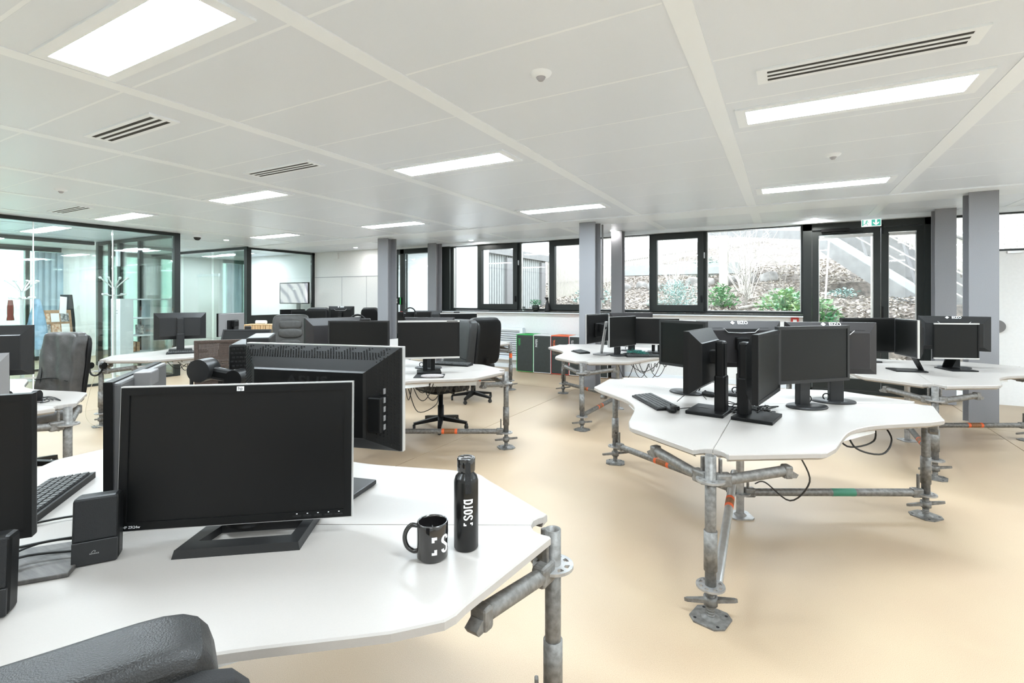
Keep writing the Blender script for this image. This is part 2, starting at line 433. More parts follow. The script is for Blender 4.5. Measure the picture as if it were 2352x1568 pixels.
MB().box((3.72, YW + 0.06, 2.325), (2.5, 0.008, 0.47)).obj('pane', 'window_glass', o)
o = wallbox('door_3', 2.45, X1, YW, YW + 0.09, 0.0, 2.06, 'wall_white', label='plain white panel under the side transom window')
MB().cyl((2.485, YW, 1.05), (2.485, YW - 0.05, 1.05), 0.085, 24).obj('round_plate', 'grey_plastic', o)
MB().box((2.66, YW - .02, 2.04), (0.14, 0.03, 0.03)).obj('bracket', 'silver', o)

# glazed door beside the far column, pale corridor behind it
d2 = struct(MB().box((-8.20, YW + .05, 1.29), (.13, .14, 2.58)).box((-7.90, YW + .05, 1.29), (.11, .14, 2.58)).box((-7.5, YW + .05, 2.53), (1.45, .14, .11)).box((-6.94, YW + .05, 1.29), (.09, .14, 2.58)).obj('door_2', 'frame_green'), 'dark framed glass door to a pale corridor')
MB().box((-8.05, YW + .05, 1.25), (.2, .008, 2.45)).obj('pane', 'window_glass', d2)
MB().box((-7.41, YW + .05, 1.25), (.87, .008, 2.45)).obj('pane', 'window_glass', d2)
wc = wallbox('wall_corridor', -9.6, -6.9, 11.0, 11.1, 0, 2.7, 'wall_white', label='pale corridor wall behind the glass door')
wallbox('corridor_side', -9.7, -9.6, 9.2, 11.1, 0, 2.7, 'wall_white', wc)
wallbox('corridor_side', -6.9, -6.8, 9.2, 11.1, 0, 2.7, 'wall_white', wc)
wallbox('corridor_roof', -9.7, -6.8, 9.2, 11.1, 2.7, 2.8, 'wall_white', wc)
wallbox('corridor_floor', -9.7, -6.8, 9.2, 11.1, -0.1, 0, 'wall_white', wc)

# steel H columns
def column(x, y, w, d, label):
    mb = MB().box((x, y + 0.011, 1.32), (w, 0.022, 2.62)).box((x, y + d - 0.011, 1.32), (w, 0.022, 2.62)).box((x, y + d / 2, 1.32), (0.016, d - 0.02, 2.62))
    tag(mb.obj('steel_column', 'column_grey'), label, 'column')
column(-6.96, 7.35, 0.26, 0.26, 'grey steel H column in front of the glass corridor door')
column(-2.71, 7.35, 0.26, 0.26, 'grey steel H column standing by the recycling bins')
column(1.93, 7.35, 0.25, 0.24, 'wide grey steel H column behind the desk by the garden door')
column(-6.74, 8.62, 0.22, 0.22, 'slim grey steel column beside the dark window return panel')
column(-2.63, 8.62, 0.19, 0.20, 'slim grey steel column against the ribbon window, behind the bins column')
column(1.88, 8.62, 0.22, 0.22, 'slim grey steel column at the right jamb of the garden door')
MB().cyl((-2.555, 7.63, 1.4), (-2.555, 7.63, 2.6), 0.015).box((-2.555, 7.63, 1.42), (.05, .05, .03)).obj('cable_conduit', 'grey_plastic', bpy.data.objects['steel_column.001'])

# left glass meeting room
PX_ = -9.85
pl = struct(MB().box((PX_, (Y0 + 5.05) / 2, 2.60), (0.07, 5.05 - Y0, 0.055)).box((PX_, (Y0 + 5.05) / 2, 0.02), (0.05, 5.05 - Y0, 0.04)).box((PX_, 5.04, CZ / 2), (0.085, 0.10, CZ - .01)).obj('wall_left', 'frame_green'), 'dark framed glass partition of the meeting room')
yj = [Y0, -1.2, 0.0, 1.02, 2.03, 3.05, 4.05, 4.99]
for a, b in zip(yj, yj[1:]):
    MB().box((PX_, (a + b) / 2, 1.305), (0.012, b - a - 0.022, 2.53)).obj('pane', 'partition_glass', pl)
for y in yj[1:-1]:
    MB().box((PX_, y, 1.305), (0.016, 0.014, 2.53)).obj('glass_joint', 'acrylic', pl)
MB().box((PX_, (Y0 + 5.05) / 2, 0.24), (0.02, 5.05 - Y0, 0.025)).obj('skirting_rail', 'silver', pl)
ps = struct(MB().box((-11.35, 5.05, 2.59), (3.0, 0.07, 0.07)).box((-11.35, 5.05, 0.02), (3.0, 0.05, 0.04)).box((-12.85, 5.05, CZ / 2), (0.10, 0.09, CZ - .01)).box((-12.35, 5.05, CZ / 2), (0.08, 0.07, CZ - .01)).box((-11.95, 5.05, CZ / 2), (0.10, 0.07, CZ - .01)).box((-11.15, 5.05, CZ / 2), (0.07, 0.07, CZ - .01)).obj('wall_left_side', 'frame_green'), 'dark posted glass side wall of the meeting room')
for a, b in ((-12.8, -12.4), (-12.3, -12.0), (-11.9, -11.2), (-11.1, -9.9)):
    MB().box(((a + b) / 2, 5.05, 1.30), (b - a, 0.012, 2.5)).obj('pane', 'partition_glass', ps)
MB().box((-11.93, 5.0, 2.25), (.10, .05, .34), b=.01).obj('door_closer', 'trim_white', ps)
pb = struct(MB().box((-12.85, (Y0 + 5.0) / 2, 2.59), (0.07, 9.4, 0.07)).box((-12.85, (Y0 + 5.) / 2, 0.02), (0.05, 9.4, 0.04)).box((-12.85, 3.4, 1.31), (.06, .14, 2.6)).box((-12.85, 1.2, 1.31), (.06, .1, 2.6)).obj('wall_left_rear', 'frame_green'), 'dark framed glass rear wall of the meeting room')
for a, b in ((Y0, 1.15), (1.25, 3.33), (3.47, 4.98)):
    MB().box((-12.85, (a + b) / 2, 1.3), (0.012, b - a, 2.5)).obj('pane', 'partition_glass', pb)

# far glass facade on the left
wallbox('wall_end', X0 - .1, X0 + .02, 5.2, 9.2, 0, CZ, label='white end wall behind the far meeting room')
fa = struct(MB().box((X0, .35, 2.58), (.12, 9.7, .12)).box((X0, .35, .06), (.12, 9.7, .12)).obj('wall_facade', 'frame_green'), 'green tinted glass facade with curtains at the far left')
y = Y0; k = 0
while y < 5.1:
    MB().box((X0, y, 1.31), (.12, .07, 2.6)).obj('mullion', 'frame_green', fa)
    MB().box((X0, y + .45, 1.31), (.012, .84, 2.45)).obj('pane', 'green_glass', fa)
    if k % 4 != 1:
        mb = MB(); n = 9; ww = .5
        for q in range(n):
            yy = y + .12 + ww * q / n
            mb.box((X0 + .16 + .025 * (q % 2), yy, 1.3), (.03, ww / n + .004, 2.4))
        mb.obj('curtain', ['curtain_green', 'curtain_grey', 'curtain_blue'][k % 3 if k % 2 else (k // 2) % 3], fa)
    y += .91; k += 1

# second meeting room
p2 = struct(MB().box((-10.95, 8.07, 2.60), (.07, 1.9, .055)).box((-10.95, 8.07, .52), (.06, 1.84, 1.03)).box((-10.95, 7.15, CZ / 2), (.11, .11, CZ - .01)).box((-10.95, 8.96, CZ / 2), (.07, .07, CZ - .01)).obj('wall_meeting', 'frame_green'), 'dark framed glazed corner of the far meeting room')
MB().box((-10.95, 8.07, 1.80), (.012, 1.68, 1.54)).obj('pane', 'partition_glass', p2)
MB().box((-13.05, 7.15, 2.60), (4.2, .07, .055)).box((-13.05, 7.15, .02), (4.2, .05, .04)).obj('rail', 'frame_green', p2)
for a, b in ((-15.1, -13.75), (-13.73, -12.4), (-12.38, -11.02)):
    MB().box(((a + b) / 2, 7.15, 1.3), (b - a, .012, 2.52)).obj('pane', 'partition_glass', p2)
MB().box((-11.30, 7.20, 1.3), (.5, .02, 2.5)).obj('reflection_strip', 'curtain_green', p2)  # solid green-grey panel painting in the reflection at the glass edge
MB().box((-14.6, 7.3, 1.9), (.9, .02, .75)).obj('high_window', 'curtain_blue', p2)

# ================================================================ ceiling fittings
def luminaire():
    o = thing('ceiling_light', '', 'ceiling light')
    MB().ring(1.25, 0.36, 1.13, 0.25, 0, 0.012, RX(pi / 2)).obj('frame', 'trim_white', o)
    MB().box((0, 0, 0.004), (1.13, 0.25, 0.004)).obj('diffuser', 'diffuser', o)
    return o
lum = luminaire(); first = True
ROWN = {-1.36: 'behind', 1.17: 'front', 3.64: 'middle', 6.18: 'far'}
LL = {(-2.63, 1.17): 'rectangular ceiling light above the desk with the mug and bottle',
      (0.34, 3.65): 'rectangular ceiling light between slotted vent and round sensor, above right desk',
      (-2.63, 3.65): 'rectangular ceiling light above the desk with the silver edged monitor',
      (-5.60, 3.65): 'rectangular ceiling light beyond the second slotted vent, above the chairs',
      (-8.55, 3.65): 'rectangular ceiling light beside the small vent and the glass partition',
      (0.34, 6.22): 'rectangular ceiling light near the exit sign and garden door',
      (-2.63, 6.16): 'rectangular ceiling light beside the column at the recycling bins',
      (-5.62, 6.16): 'rectangular ceiling light in front of the ribbon window and radiator grille',
      (-8.60, 6.16): 'rectangular ceiling light beside the dome camera and far meeting room'}
extra = [(3.30, 3.65), (3.30, 6.2), (3.30, 1.17), (0.34, 1.17), (0.34, -1.36), (-2.63, -1.36), (-5.60, -1.36), (-5.60, 1.17), (-8.55, 1.17), (3.3, -1.36),
         (-11.4, 3.65), (-11.4, 1.17), (-13.9, 3.65), (-13.9, 6.1), (-12.9, 8.1), (-14.0, 1.17), (-8.2, 10.1)]  # last entry: unseen lamp added to brighten the corridor
for p, lab in list(LL.items()) + [(e, None) for e in extra]:
    o = lum if first else copy_tree(lum); first = False
    o.location = (p[0], p[1], CZ - 0.012 if p[1] < 9 else 2.686)
    o['label'] = lab or ('added unseen ceiling light brightening the pale corridor behind the glass door' if p[1] > 9 else 'rectangular ceiling light inside the glass meeting rooms' if p[0] < -10 else 'rectangular ceiling light in the runner grid over the room behind the desks')
    o['group'] = 'rectangular ceiling lights'

def vent():
    o = thing('ceiling_vent', '', 'vent')
    fr = MB().ring(0.93, 0.19, 0.83, 0.128, 0, 0.012, RX(pi / 2))
    for y in (-0.0235, 0.0235): fr.box((0, y, 0.006), (0.83, 0.022, 0.012))
    fr.obj('frame', 'trim_white', o)
    for y in (-0.0505, 0, 0.0505): MB().box((0, y, 0.0025), (0.83, 0.025, 0.003)).obj('slot', 'vent_dark', o)
    return o
vt = vent()
for i, (x, y, lab) in enumerate([(0.33, 3.01, 'white three-slot ceiling vent next to the light over the right desk'), (-4.08, 1.78, 'white three-slot ceiling vent nearer the big light over the front desk'),
                                 (-4.10, 3.02, 'white three-slot ceiling vent beside the light over the chairs'), (-8.46, 3.0, 'white three-slot ceiling vent by the glass partition')]):
    o = vt if i == 0 else copy_tree(vt)
    o.location = (x, y, CZ - 0.012); o['label'] = lab; o['group'] = 'slotted ceiling vents'
def detector(x, y, lab):
    o = thing('motion_sensor', lab, 'sensor', (x, y, CZ), group='round ceiling sensors')
    MB().lathe([(0, -0.022), (0.03, -0.022), (0.052, -0.012), (0.060, 0.0)], 24).obj('ring', 'trim_white', o)
    MB().lathe([(0, -0.042), (0.014, -0.040), (0.022, -0.03), (0.028, -0.018)], 20).obj('lens', 'curtain_grey', o)
detector(-1.15, 2.41, 'round white motion sensor on ceiling panel before the first lights')
detector(0.35, 4.95, 'round white motion sensor between two ceiling lights over the right desks')
detector(-7.03, 2.41, 'round white motion sensor in front of the small vent by the partition')
for x, y, lab in [(-10.08, 6.12, 'small round downlight near the dome camera'), (-5.71, 8.61, 'small round downlight above the ribbon window near the potted plant'),
                  (-2.69, 8.60, 'small round downlight above the slim window column'), (0.38, 8.77, 'small round downlight near the exit sign'), (-8.9, 8.5, 'small round downlight above the white end wall')]:
    o = thing('downlight', lab, 'ceiling light', (x, y, CZ), group='small downlights')
    MB().lathe([(0.04, -0.003), (0.05, -0.004), (0.058, 0.0)], 24).obj('rim', 'trim_white', o)
    MB().cyl((0, 0, -0.003), (0, 0, 0.0), 0.042, 20).obj('lamp', 'lamp_small', o)
o = thing('dome_camera', 'white dome security camera on ceiling beside the glass partition corner', 'camera', (-9.75, 5.36, CZ))
MB().lathe([(0, -.05), (.075, -.05), (.08, -.035), (.08, 0)], 24).obj('housing', 'trim_white', o)
MB().lathe([(0, -.105), (.03, -.10), (.05, -.082), (.06, -.05)], 24).obj('dome', 'vent_dark', o)
o = thing('exit_sign', 'green and white running man exit sign with down arrow over garden door', 'sign', (1.095, 8.86, 2.525))
MB().box((0, 0, 0), (0.235, 0.03, 0.105), b=.003).obj('housing', 'sign_white', o)
MB().box((-0.005, 0, .06), (.04, .02, .03)).obj('mount', 'trim_white', o)
g = MB(T(0, -0.0165, 0) @ RX(pi / 2))
g.prism([(0.002, -.044), (.108, -.044), (.108, .044), (.002, .044)], 0, .001)
g.prism([(-.11, -.04), (-.096, -.04), (-.096, .044), (-.11, .044)], 0, .001)
g.cyl((-.052, .03, 0), (-.052, .03, .001), .008, 10)
for a, b, w in [((-.055, .022), (-.066, -.006), .012), ((-.066, -.006), (-.05, -.016), .007), ((-.05, -.016), (-.048, -.036), .006), ((-.066, -.004), (-.08, -.02), .007), ((-.08, -.02), (-.1, -.022), .006), ((-.056, .02), (-.04, .008), .005), ((-.04, .008), (-.03, .012), .005), ((-.057, .02), (-.075, .014), .005)]:
    dx, dy = b[0] - a[0], b[1] - a[1]; l = math.hypot(dx, dy); nx, ny = -dy / l * w / 2, dx / l * w / 2
    g.prism([(a[0] - nx, a[1] - ny), (b[0] - nx, b[1] - ny), (b[0] + nx, b[1] + ny), (a[0] + nx, a[1] + ny)], 0, .001)
g.obj('pictogram', 'sign_green', o)
MB(T(0.055, -0.018, 0) @ RX(pi / 2)).prism([(0, -.04), (.036, -.008), (.036, .014), (.012, -.006), (.012, .044), (-.012, .044), (-.012, -.006), (-.036, .014), (-.036, -.008)], 0, .001).obj('arrow', 'sign_white', o)
# ================================================================ scaffold desks
DZ = 0.735                       # desktop height
RL = 1.21                        # legs around the centre
def desk_outline(d=0.0):
    """one third of the top, from the leg at 0 deg to the leg at 120 deg"""
    h = []
    for a in (179.4, 150, 130, 112): h.append((RL + 0.068 * cos(rad(a)), 0.068 * sin(rad(a))))
    h.append((1.198, 0.075)); h.append((0.985, 0.392)); h.append((0.967, 0.425)); h.append((0.945, 0.447)); h.append((0.915, 0.458))
    for p in range(30, 61, 3):
        r = 0.71 + 0.30 * ((60 - p) / 32) ** 2.2
        h.append((r * cos(rad(p)), r * sin(rad(p))))
    ref = []
    for x, y in h[:-1][::-1]:     # mirror about the 60 deg line
        c, s_ = cos(rad(120)), sin(rad(120))
        ref.append((x * c + y * s_, x * s_ - y * c))
    pts = [(0.006, 0.0006)] + h + ref + [(0.006 * cos(rad(120)) + .0006, 0.0052)]
    if d:
        q = []; n = len(pts)
        for i, (x, y) in enumerate(pts):
            if i == 0 or i == n - 1: q.append((x, y)); continue
            (ax, ay), (bx, by) = pts[i - 1], pts[(i + 1) % n]
            tx, ty = bx - ax, by - ay; l = math.hypot(tx, ty)
            q.append((x - ty / l * d, y + tx / l * d))
        pts = q
    return pts
def make_desk():
    o = thing('scaffold_desk', '', 'desk')
    top, b1, b2 = desk_outline(0.004), desk_outline(0.0), desk_outline(0.022)
    mid = desk_outline(0.0)
    lp = [[(x, y, DZ - 0.036) for x, y in b2], [(x, y, DZ - 0.022) for x, y in b1], [(x, y, DZ - 0.004) for x, y in mid], [(x, y, DZ) for x, y in top]]
    pm_ = MB().loops(lp).mesh('desktop_panel', 'desk_white')
    for k in range(3): link('desktop_panel', pm_, o, RZ(rad(120 * k)))
    # leg meshes
    tube = MB().lathe([(.0205, .66), (.0205, .7236), (.0242, .7236), (.0242, .13), (.020, .13)], 20)
    tube.cyl((.0238 * cos(2.6), .0238 * sin(2.6), .665), (.0248 * cos(2.6), .0248 * sin(2.6), .665), .006, 10, mi=1)
    leg_me = tube.mesh('leg', ['galvanised', 'hole_black'])
    col_me = MB().lathe([(.0242, .39), (.0292, .39), (.0292, .215), (.0242, .215)], 20).cyl((.0288 * cos(2.6), .0288 * sin(2.6), .265), (.0297 * cos(2.6), .0297 * sin(2.6), .265), .006, 10, mi=1).mesh('collar', ['galvanised', 'hole_black'])
    r_ = MB()
    for r0, r1 in ((.0243, .037), (.051, .062)):
        r_.lathe([(r0, -.0045), (r1, -.0045), (r1, .0045), (r0, .0045), (r0, -.0045)], 24, smooth=False)
    for k in range(8):
        r_.box((.044, 0, 0), (.02, .014 if k % 2 else .02, .0088), RZ(k * pi / 4))
    ros_me = r_.mesh('rosette', 'galvanised_light')
    nut = MB().lathe([(.019, .062), (.030, .062), (.030, .10), (.019, .10)], 16)
    for s_ in (-1, 1):
        nut.prism([(.02, -.014), (.10, -.007), (.112, 0), (.10, .008), (.02, .016)], -.008, .008, T(0, 0, .082) @ RZ(0 if s_ > 0 else pi) @ RY(rad(-9 * s_)))
    nut_me = nut.mesh('jack_nut', 'galvanised')
    pr = [(.012, .006)]
    for k in range(10): pr += [(.0165, .010 + .012 * k), (.0190, .014 + .012 * k), (.0190, .018 + .012 * k), (.0165, .022 + .012 * k)]
    spi_me = MB().lathe(pr, 14).mesh('threaded_spindle', 'galvanised')
    a, c = .078, .045
    pl_ = MB().prism([(-a, -c), (-c, -a), (c, -a), (a, -c), (a, c), (c, a), (-c, a), (-a, c)], 0, .007)
    for sx in (-1, 1):
        for sy in (-1, 1): pl_.cyl((sx * .05, sy * .05, .0071), (sx * .05, sy * .05, .0076), .007, 10, mi=1)
    pl_.lathe([(.04, .007), (.024, .014), (.018, .016)], 16)
    pla_me = pl_.mesh('base_plate', ['galvanised', 'hole_black'])
    # bracket arms that carry the panel edges
    arms = []
    for s_ in (-1, 1):
        e = Vector((-.213 * .92, .317 * .92 * s_, 0)); d = e.normalized()
        st = d * .085
        arm = MB().cyl(tuple(st), tuple(e + Vector((0, 0, .035))), .0235, 14)
        arm.box((.055, 0, 0), (.075, .044, .06), RZ(math.atan2(d.y, d.x)), b=.01)
        arm.box((.045, 0, .03), (.012, .02, .13), RZ(math.atan2(d.y, d.x)), b=.004)
        en = e + Vector((0, 0, .035))
        arm.box((.0, 0, -.004), (.035, .05, .058), T(*en) @ RZ(math.atan2(d.y, d.x)), b=.008); arm.prism([(-.02, -.03), (.035, -.03), (.045, -.015), (.02, .0), (-.02, .0)], -.018, .018, T(*en) @ RZ(math.atan2(d.y, d.x)) @ RX(pi / 2))
        arms.append(arm.mesh('bracket_arm', 'galvanised'))
    led = MB().cyl((.06, 0, 0), (RL - .07, 0, 0), .0242, 16)
    led.box((.06, 0, 0), (.07, .046, .06), b=.01).box((RL - .06, 0, 0), (.07, .046, .06), b=.01)
    led.box((.05, 0, .055), (.012, .02, .13), b=.004).box((RL - .05, 0, .055), (.012, .02, .13), b=.004)
    led.cyl((.60, 0, 0), (.74, 0, 0), .0249, 16, mi=2).cyl((.595, 0, 0), (.62, 0, 0), .0252, 16, mi=1).cyl((.72, 0, 0), (.745, 0, 0), .0252, 16, mi=1)
    led_me = led.mesh('ledger_tube', ['galvanised', 'label_orange', 'label_gold'])
    cl = MB().lathe([(.0242, .01), (.0242, .66)], 18).prism([(-.07, -.05), (-.05, -.07), (.05, -.07), (.07, -.05), (.07, .05), (.05, .07), (-.05, .07), (-.07, .05)], 0, .008)
    cl.box((0, 0, .68), (.2, .2, .03)).lathe([(.04, .008), (.026, .02)], 16)
    cl.obj('centre_leg', 'galvanised_light', o)
    link('rosette', ros_me, o, T(0, 0, .15))
    for k in range(3):
        A = RZ(rad(120 * k))
        lg = link('leg', leg_me, o, A @ T(RL, 0, 0))
        for me, M in ((col_me, I4), (ros_me, T(0, 0, .615)), (ros_me, T(0, 0, .145) @ RZ(.2)), (nut_me, RZ((-.2, -2.3, 1.77)[k])), (spi_me, I4), (pla_me, RZ(.35 + .5 * k))):
            link(me.name.split('.')[0], me, lg, M)
        for m_ in arms: link('bracket_arm', m_, o, A @ T(RL, 0, .615))
        link('ledger_tube', led_me, o, A @ T(0, 0, .155))
        MB(A).box((.62, .0, DZ - .055), (.10, .5, .03), RZ(rad(60)) ).obj('power_trunking', 'trim_white', o)
    return o
DESKS = {'D1': (-1.68, .80), 'D2': (-.26, 3.57), 'D3': (-3.40, 3.55), 'D4': (-1.90, 6.29), 'D5': (1.07, 6.27), 'D6': (-4.83, 6.22), 'D7': (-5.10, .84), 'D8': (-6.65, 3.85), 'D9': (-7.9, 6.30)}
DL = {'D1': 'white three-lobed desk on scaffold tubes holding the mug, bottle and speakers',
      'D2': 'white three-lobed scaffold desk with six black monitors and oval stand bases',
      'D3': 'white three-lobed scaffold desk with the silver edged monitor and grey wrist pad',
      'D4': 'white three-lobed scaffold desk in front of the recycling bins, with green tinsel',
      'D5': 'white three-lobed scaffold desk beside the wide column at the garden door',
      'D6': 'white three-lobed scaffold desk before the radiator grille, with headset on monitor',
      'D7': 'white three-lobed scaffold desk with the leather chair turned to it, by the partition',
      'D8': 'white three-lobed scaffold desk with a headset hung on its leg',
      'D9': 'white three-lobed scaffold desk carrying the light wooden box'}
desk0 = make_desk()
for i, (k, (x, y)) in enumerate(DESKS.items()):
    o = desk0 if i == 0 else copy_tree(desk0)
    o.location = (x, y, 0); o.rotation_euler = (0, 0, rad(28.5))
    o['label'] = DL[k]; o['group'] = 'scaffold desks'
    if k == 'D2':
        # bright aluminium diagonal brace down to the front leg, green sticker on the right ledger
        a = Vector((.05, -.03, .17)); b = Vector((RL - .05, .02, .13))
        br = MB(RZ(rad(240))).cyl(tuple(a + Vector((0, 0, .12))), tuple(b), .0235, 16)
        p, q = (a + Vector((0, 0, .12))).lerp(b, .30), (a + Vector((0, 0, .12))).lerp(b, .40)
        br.cyl(tuple(p), tuple(q), .0241, 16, mi=1).cyl(tuple(p.lerp(q, .25)), tuple(p.lerp(q, .75)), .0245, 16, mi=2)
        br.obj('brace_tube', ['alu_tube', 'label_orange', 'label_gold'], o)
        for ch in o.children:
            if ch.name.startswith('ledger_tube') and abs(ch.matrix_basis.to_euler().z - rad(240 - 360)) < .1 or (ch.name.startswith('ledger_tube') and abs(ch.matrix_basis.to_euler().z - rad(240)) < .1):
                bpy.data.objects.remove(ch); break

MB(RZ(0)).cyl((RL, 0, .50), (RL, 0, .57), .0250, 16).obj('leg_label', 'label_orange', [o for o in COL.objects if o.get('label') == DL['D6']][0])
def tagged_ledger(o):
    for ch in o.children:
        if ch.name.startswith('ledger_tube') and abs(ch.matrix_basis.to_euler().z) < .1:
            ch.data = ch.data.copy(); ch.data.materials[1] = MATS['label_green']; ch.data.materials[2] = MATS['label_green']
tagged_ledger([o for o in COL.objects if o.get('label') == DL['D2']][0])
# ================================================================ monitors
def monitor(label, x, y, rz, w=.56, h=.35, top=1.24, tilt=0, bez=.016, frame='black_plastic', front='black_plastic', back='wedge',
            stand='round', logo=None, neck='dark_plastic', chin=0, group='black computer monitors', off=0.0, base_rz=0.0, screen='screen', depth=.055, side=None, base=(.25, .20), base_y=None):
    o = thing('monitor', label, 'monitor', (x, y, DZ), rad(rz), group)
    zc = top - h / 2 - DZ
    P = T(0, 0, zc) @ RX(-rad(tilt))
    iw, ih = w - 2 * bez, h - 2 * bez - chin
    MB(P).ring(w, h, iw, ih, -.010, .014, dz=chin / 2).obj('bezel', front, o)
    MB(P).box((0, -.004, chin / 2), (iw, .004, ih)).obj('screen', screen, o)
    if side: MB(P).ring(w + .006, h + .006, w, h, -.006, .012).obj('edge_trim', side, o)
    if back in ('wedge', 'eizo', 'asus'):
        r1, r2 = (.80, .70) if back != 'asus' else (.70, .64)
        d1 = depth
        l = lambda a, b, yy, zo=0: [(-w / 2 * a, yy, -h / 2 * b + zo), (w / 2 * a, yy, -h / 2 * b + zo), (w / 2 * a, yy, h / 2 * b + zo), (-w / 2 * a, yy, h / 2 * b + zo)]
        bk = MB(P).loops([l(1, 1, .014), l(.995, .995, .022), l(r1, r2, d1, -.012), l(r1 - .02, r2 - .03, d1 + .008, -.012)])
        bs = bk.obj('back_shell', frame, o)
        if back == 'eizo':
            MB(P @ T(0, d1 + .008, h * .30)).loops([[(-.115, .004, .012), (.115, .004, .012), (.09, .004, -.014), (-.09, .004, -.014)][::-1], [(-.115, -.01, .012), (.115, -.01, .012), (.09, -.01, -.014), (-.09, -.01, -.014)][::-1]]).obj('handle', 'hole_black', bs)
            lg = MB(P @ T(0, .0315, h * .455) @ RZ(pi) @ RX(rad(90 - 28.6)))
            MB(P @ T(0, d1 + .013, h * .30)).tube([(-.125, 0, .016), (-.095, 0, -.012), (0, 0, -.017), (.095, 0, -.012), (.125, 0, .016)], .002, 6).obj('handle_rim', 'silver', bs)
            lg.prism([(.05 - .0, 0), (.066, .014), (.05, .028), (.034, .014)], 0, .002, T(-.1, -.012, 0))
            vs, fs = text('EIZO', .034, .02); lg.add(vs, fs, T(.022, .002, .0015))
            lg.obj('logo', 'white_print', bs)
            vn = MB(P)
            for sx in (-1, 1):
                for q in range(14): vn.box((sx * (.13 + .005 * q), d1 * .72, h * .345), (.0025, .02, .008))
            vn.obj('vent_slots', 'hole_black', bs)
        if back == 'asus':
            dots = MB(P)
            for r_i in range(8):
                v = .485 - .0135 * r_i; lim = .5 - (.5 - v) * .95
                n = int(2 * lim * w / .011)
                for c_i in range(n):
                    u = (-lim * w + .02 + c_i * .011) / w
                    if r_i < 3 and (c_i * 7 + (c_i // 5) * 3) % 9 < 5: continue
                    yy = .022 + (d1 - .022) * (.4975 - v) / (.4975 - .32 + .034)
                    dots.box((u * w, yy + .0006, v * h), (.0045, .0014, .0045), I4)
            for c_i in range(7):
                u = .492 - .016 * c_i; lim = .5 - (.5 - u) * .9
                for r_i in range(int(2 * lim * h / .011)):
                    v = (-lim * h + .012 + r_i * .011) / h
                    yy = .022 + (d1 - .022) * (.4975 - u) / (.4975 - .35)
                    for sg in (-1, 1): dots.box((sg * u * w, yy + .001, v * h), (.004, .0014, .0045))
            dots.obj('perforation', 'hole_black', bs)
            vs, fs = text('ASUS', .05, .012, 1.5)
            MB(P @ T(0, d1 + .0085, h * .17) @ RZ(pi) @ RX(pi / 2)).add(vs, fs).obj('logo', 'hole_black', bs)
            MB(P).box((-w * .40, d1 * .75, -h * .12), (.05, .05, h * .34), b=.006).obj('side_pod', frame, bs)
            sl = MB(P)
            for q in range(5): sl.box((-w * .40 - .0255, d1 * .75, -h * .24 + q * .03), (.003, .012, .018))
            sl.obj('buttons', 'grey_plastic', bs)
            MB(P).box((0, d1 + .012, -h * .12), (w * .30, .02, h * .46), b=.004).obj('mount_plate', 'black_plastic', bs)
    else:
        MB(P).box((0, .022, 0), (w - .006, .022, h - .006), b=.008).obj('back_shell', frame, o)
        MB(P).box((0, .043, -.02), (w * .42, .026, h * .5), b=.008).obj('rear_hump', 'black_plastic', o)
    # stand
    yb = depth + .035 + off
    zn = zc - .01
    if stand in ('round', 'rect'):
        MB().box((0, yb, .18), (.075, .03, .34), b=.008).obj('stand_neck', neck, o)
        MB().box((0, yb + .003, .08), (.085, .042, .15), b=.006).obj('stand_sleeve', neck, o)
        MB().box((0, (depth + yb) / 2, zn + .02), (.09, yb - depth + .03, .09), b=.01).obj('hinge', 'black_plastic', o)
        if stand == 'round':
            MB(T(0, yb - .03, 0) @ RZ(base_rz)).lathe([(0, 0), (.125, 0), (.128, .005), (.122, .012), (.05, .015), (0, .016)], 36, M=Matrix.Diagonal((1.05, .8, 1, 1))).obj('stand_base', neck, o)
            MB(T(.06, yb + .01, .04) @ RY(.3)).tube([(.02 * cos(a), 0, .02 * sin(a)) for a in [k * pi / 8 for k in range(-2, 13)]], .004, 6).obj('cable_ring', 'black_plastic', o)
        else:
            MB(T(0, yb - .03 if base_y is None else base_y, .009) @ RZ(base_rz)).box((0, 0, 0), (*base, .018), b=.005).obj('stand_base', neck, o)
    elif stand == 'tower':      # tall square post that stands above a slab foot
        MB().box((0, yb + .03, .22), (.078, .055, .43), b=.014).obj('stand_neck', neck, o)
        MB().box((0, yb + .031, .12), (.088, .064, .225), b=.012).obj('stand_sleeve', neck, o)
        MB().box((0, (depth + yb + .03) / 2, zn + .03), (.07, yb - depth + .05, .08), b=.01).obj('hinge', 'black_plastic', o)
        MB(T(0, yb - .035, .010) @ RZ(base_rz)).box((0, 0, 0), (.26, .215, .020), b=.004).obj('stand_base', neck, o)
    elif stand == 'frame':      # open trapezoid foot
        ob = [(-.17, -.135), (.15, -.135), (.165, .09), (-.135, .09)]
        ib = [(-.125, -.085), (.115, -.085), (.125, .005), (-.10, .005)]
        vs = [(x, y_, 0) for x, y_ in ob] + [(x, y_, 0) for x, y_ in ib] + [(x * .97, y_ * .97, .022) for x, y_ in ob] + [(x, y_, .022) for x, y_ in ib]
        fs = []
        for k in range(4):
            j = (k + 1) % 4
            fs += [(k, 4 + k, 4 + j, j), (8 + k, 8 + j, 12 + j, 12 + k), (k, j, 8 + j, 8 + k), (4 + k, 12 + k, 12 + j, 4 + j)]
        MB(T(.035, .035, 0)).add(vs, fs).obj('stand_base', 'dark_plastic', o)
        MB(T(0, .075, .022)).lathe([(0, .03), (.05, .03), (.062, .012), (.066, 0)], 24).obj('swivel', 'black_plastic', o)
        MB().box((0, .08, .19), (.10, .035, .30), b=.01).obj('stand_neck', 'black_plastic', o)
    elif stand == 'bent':       # Z-shaped blade foot
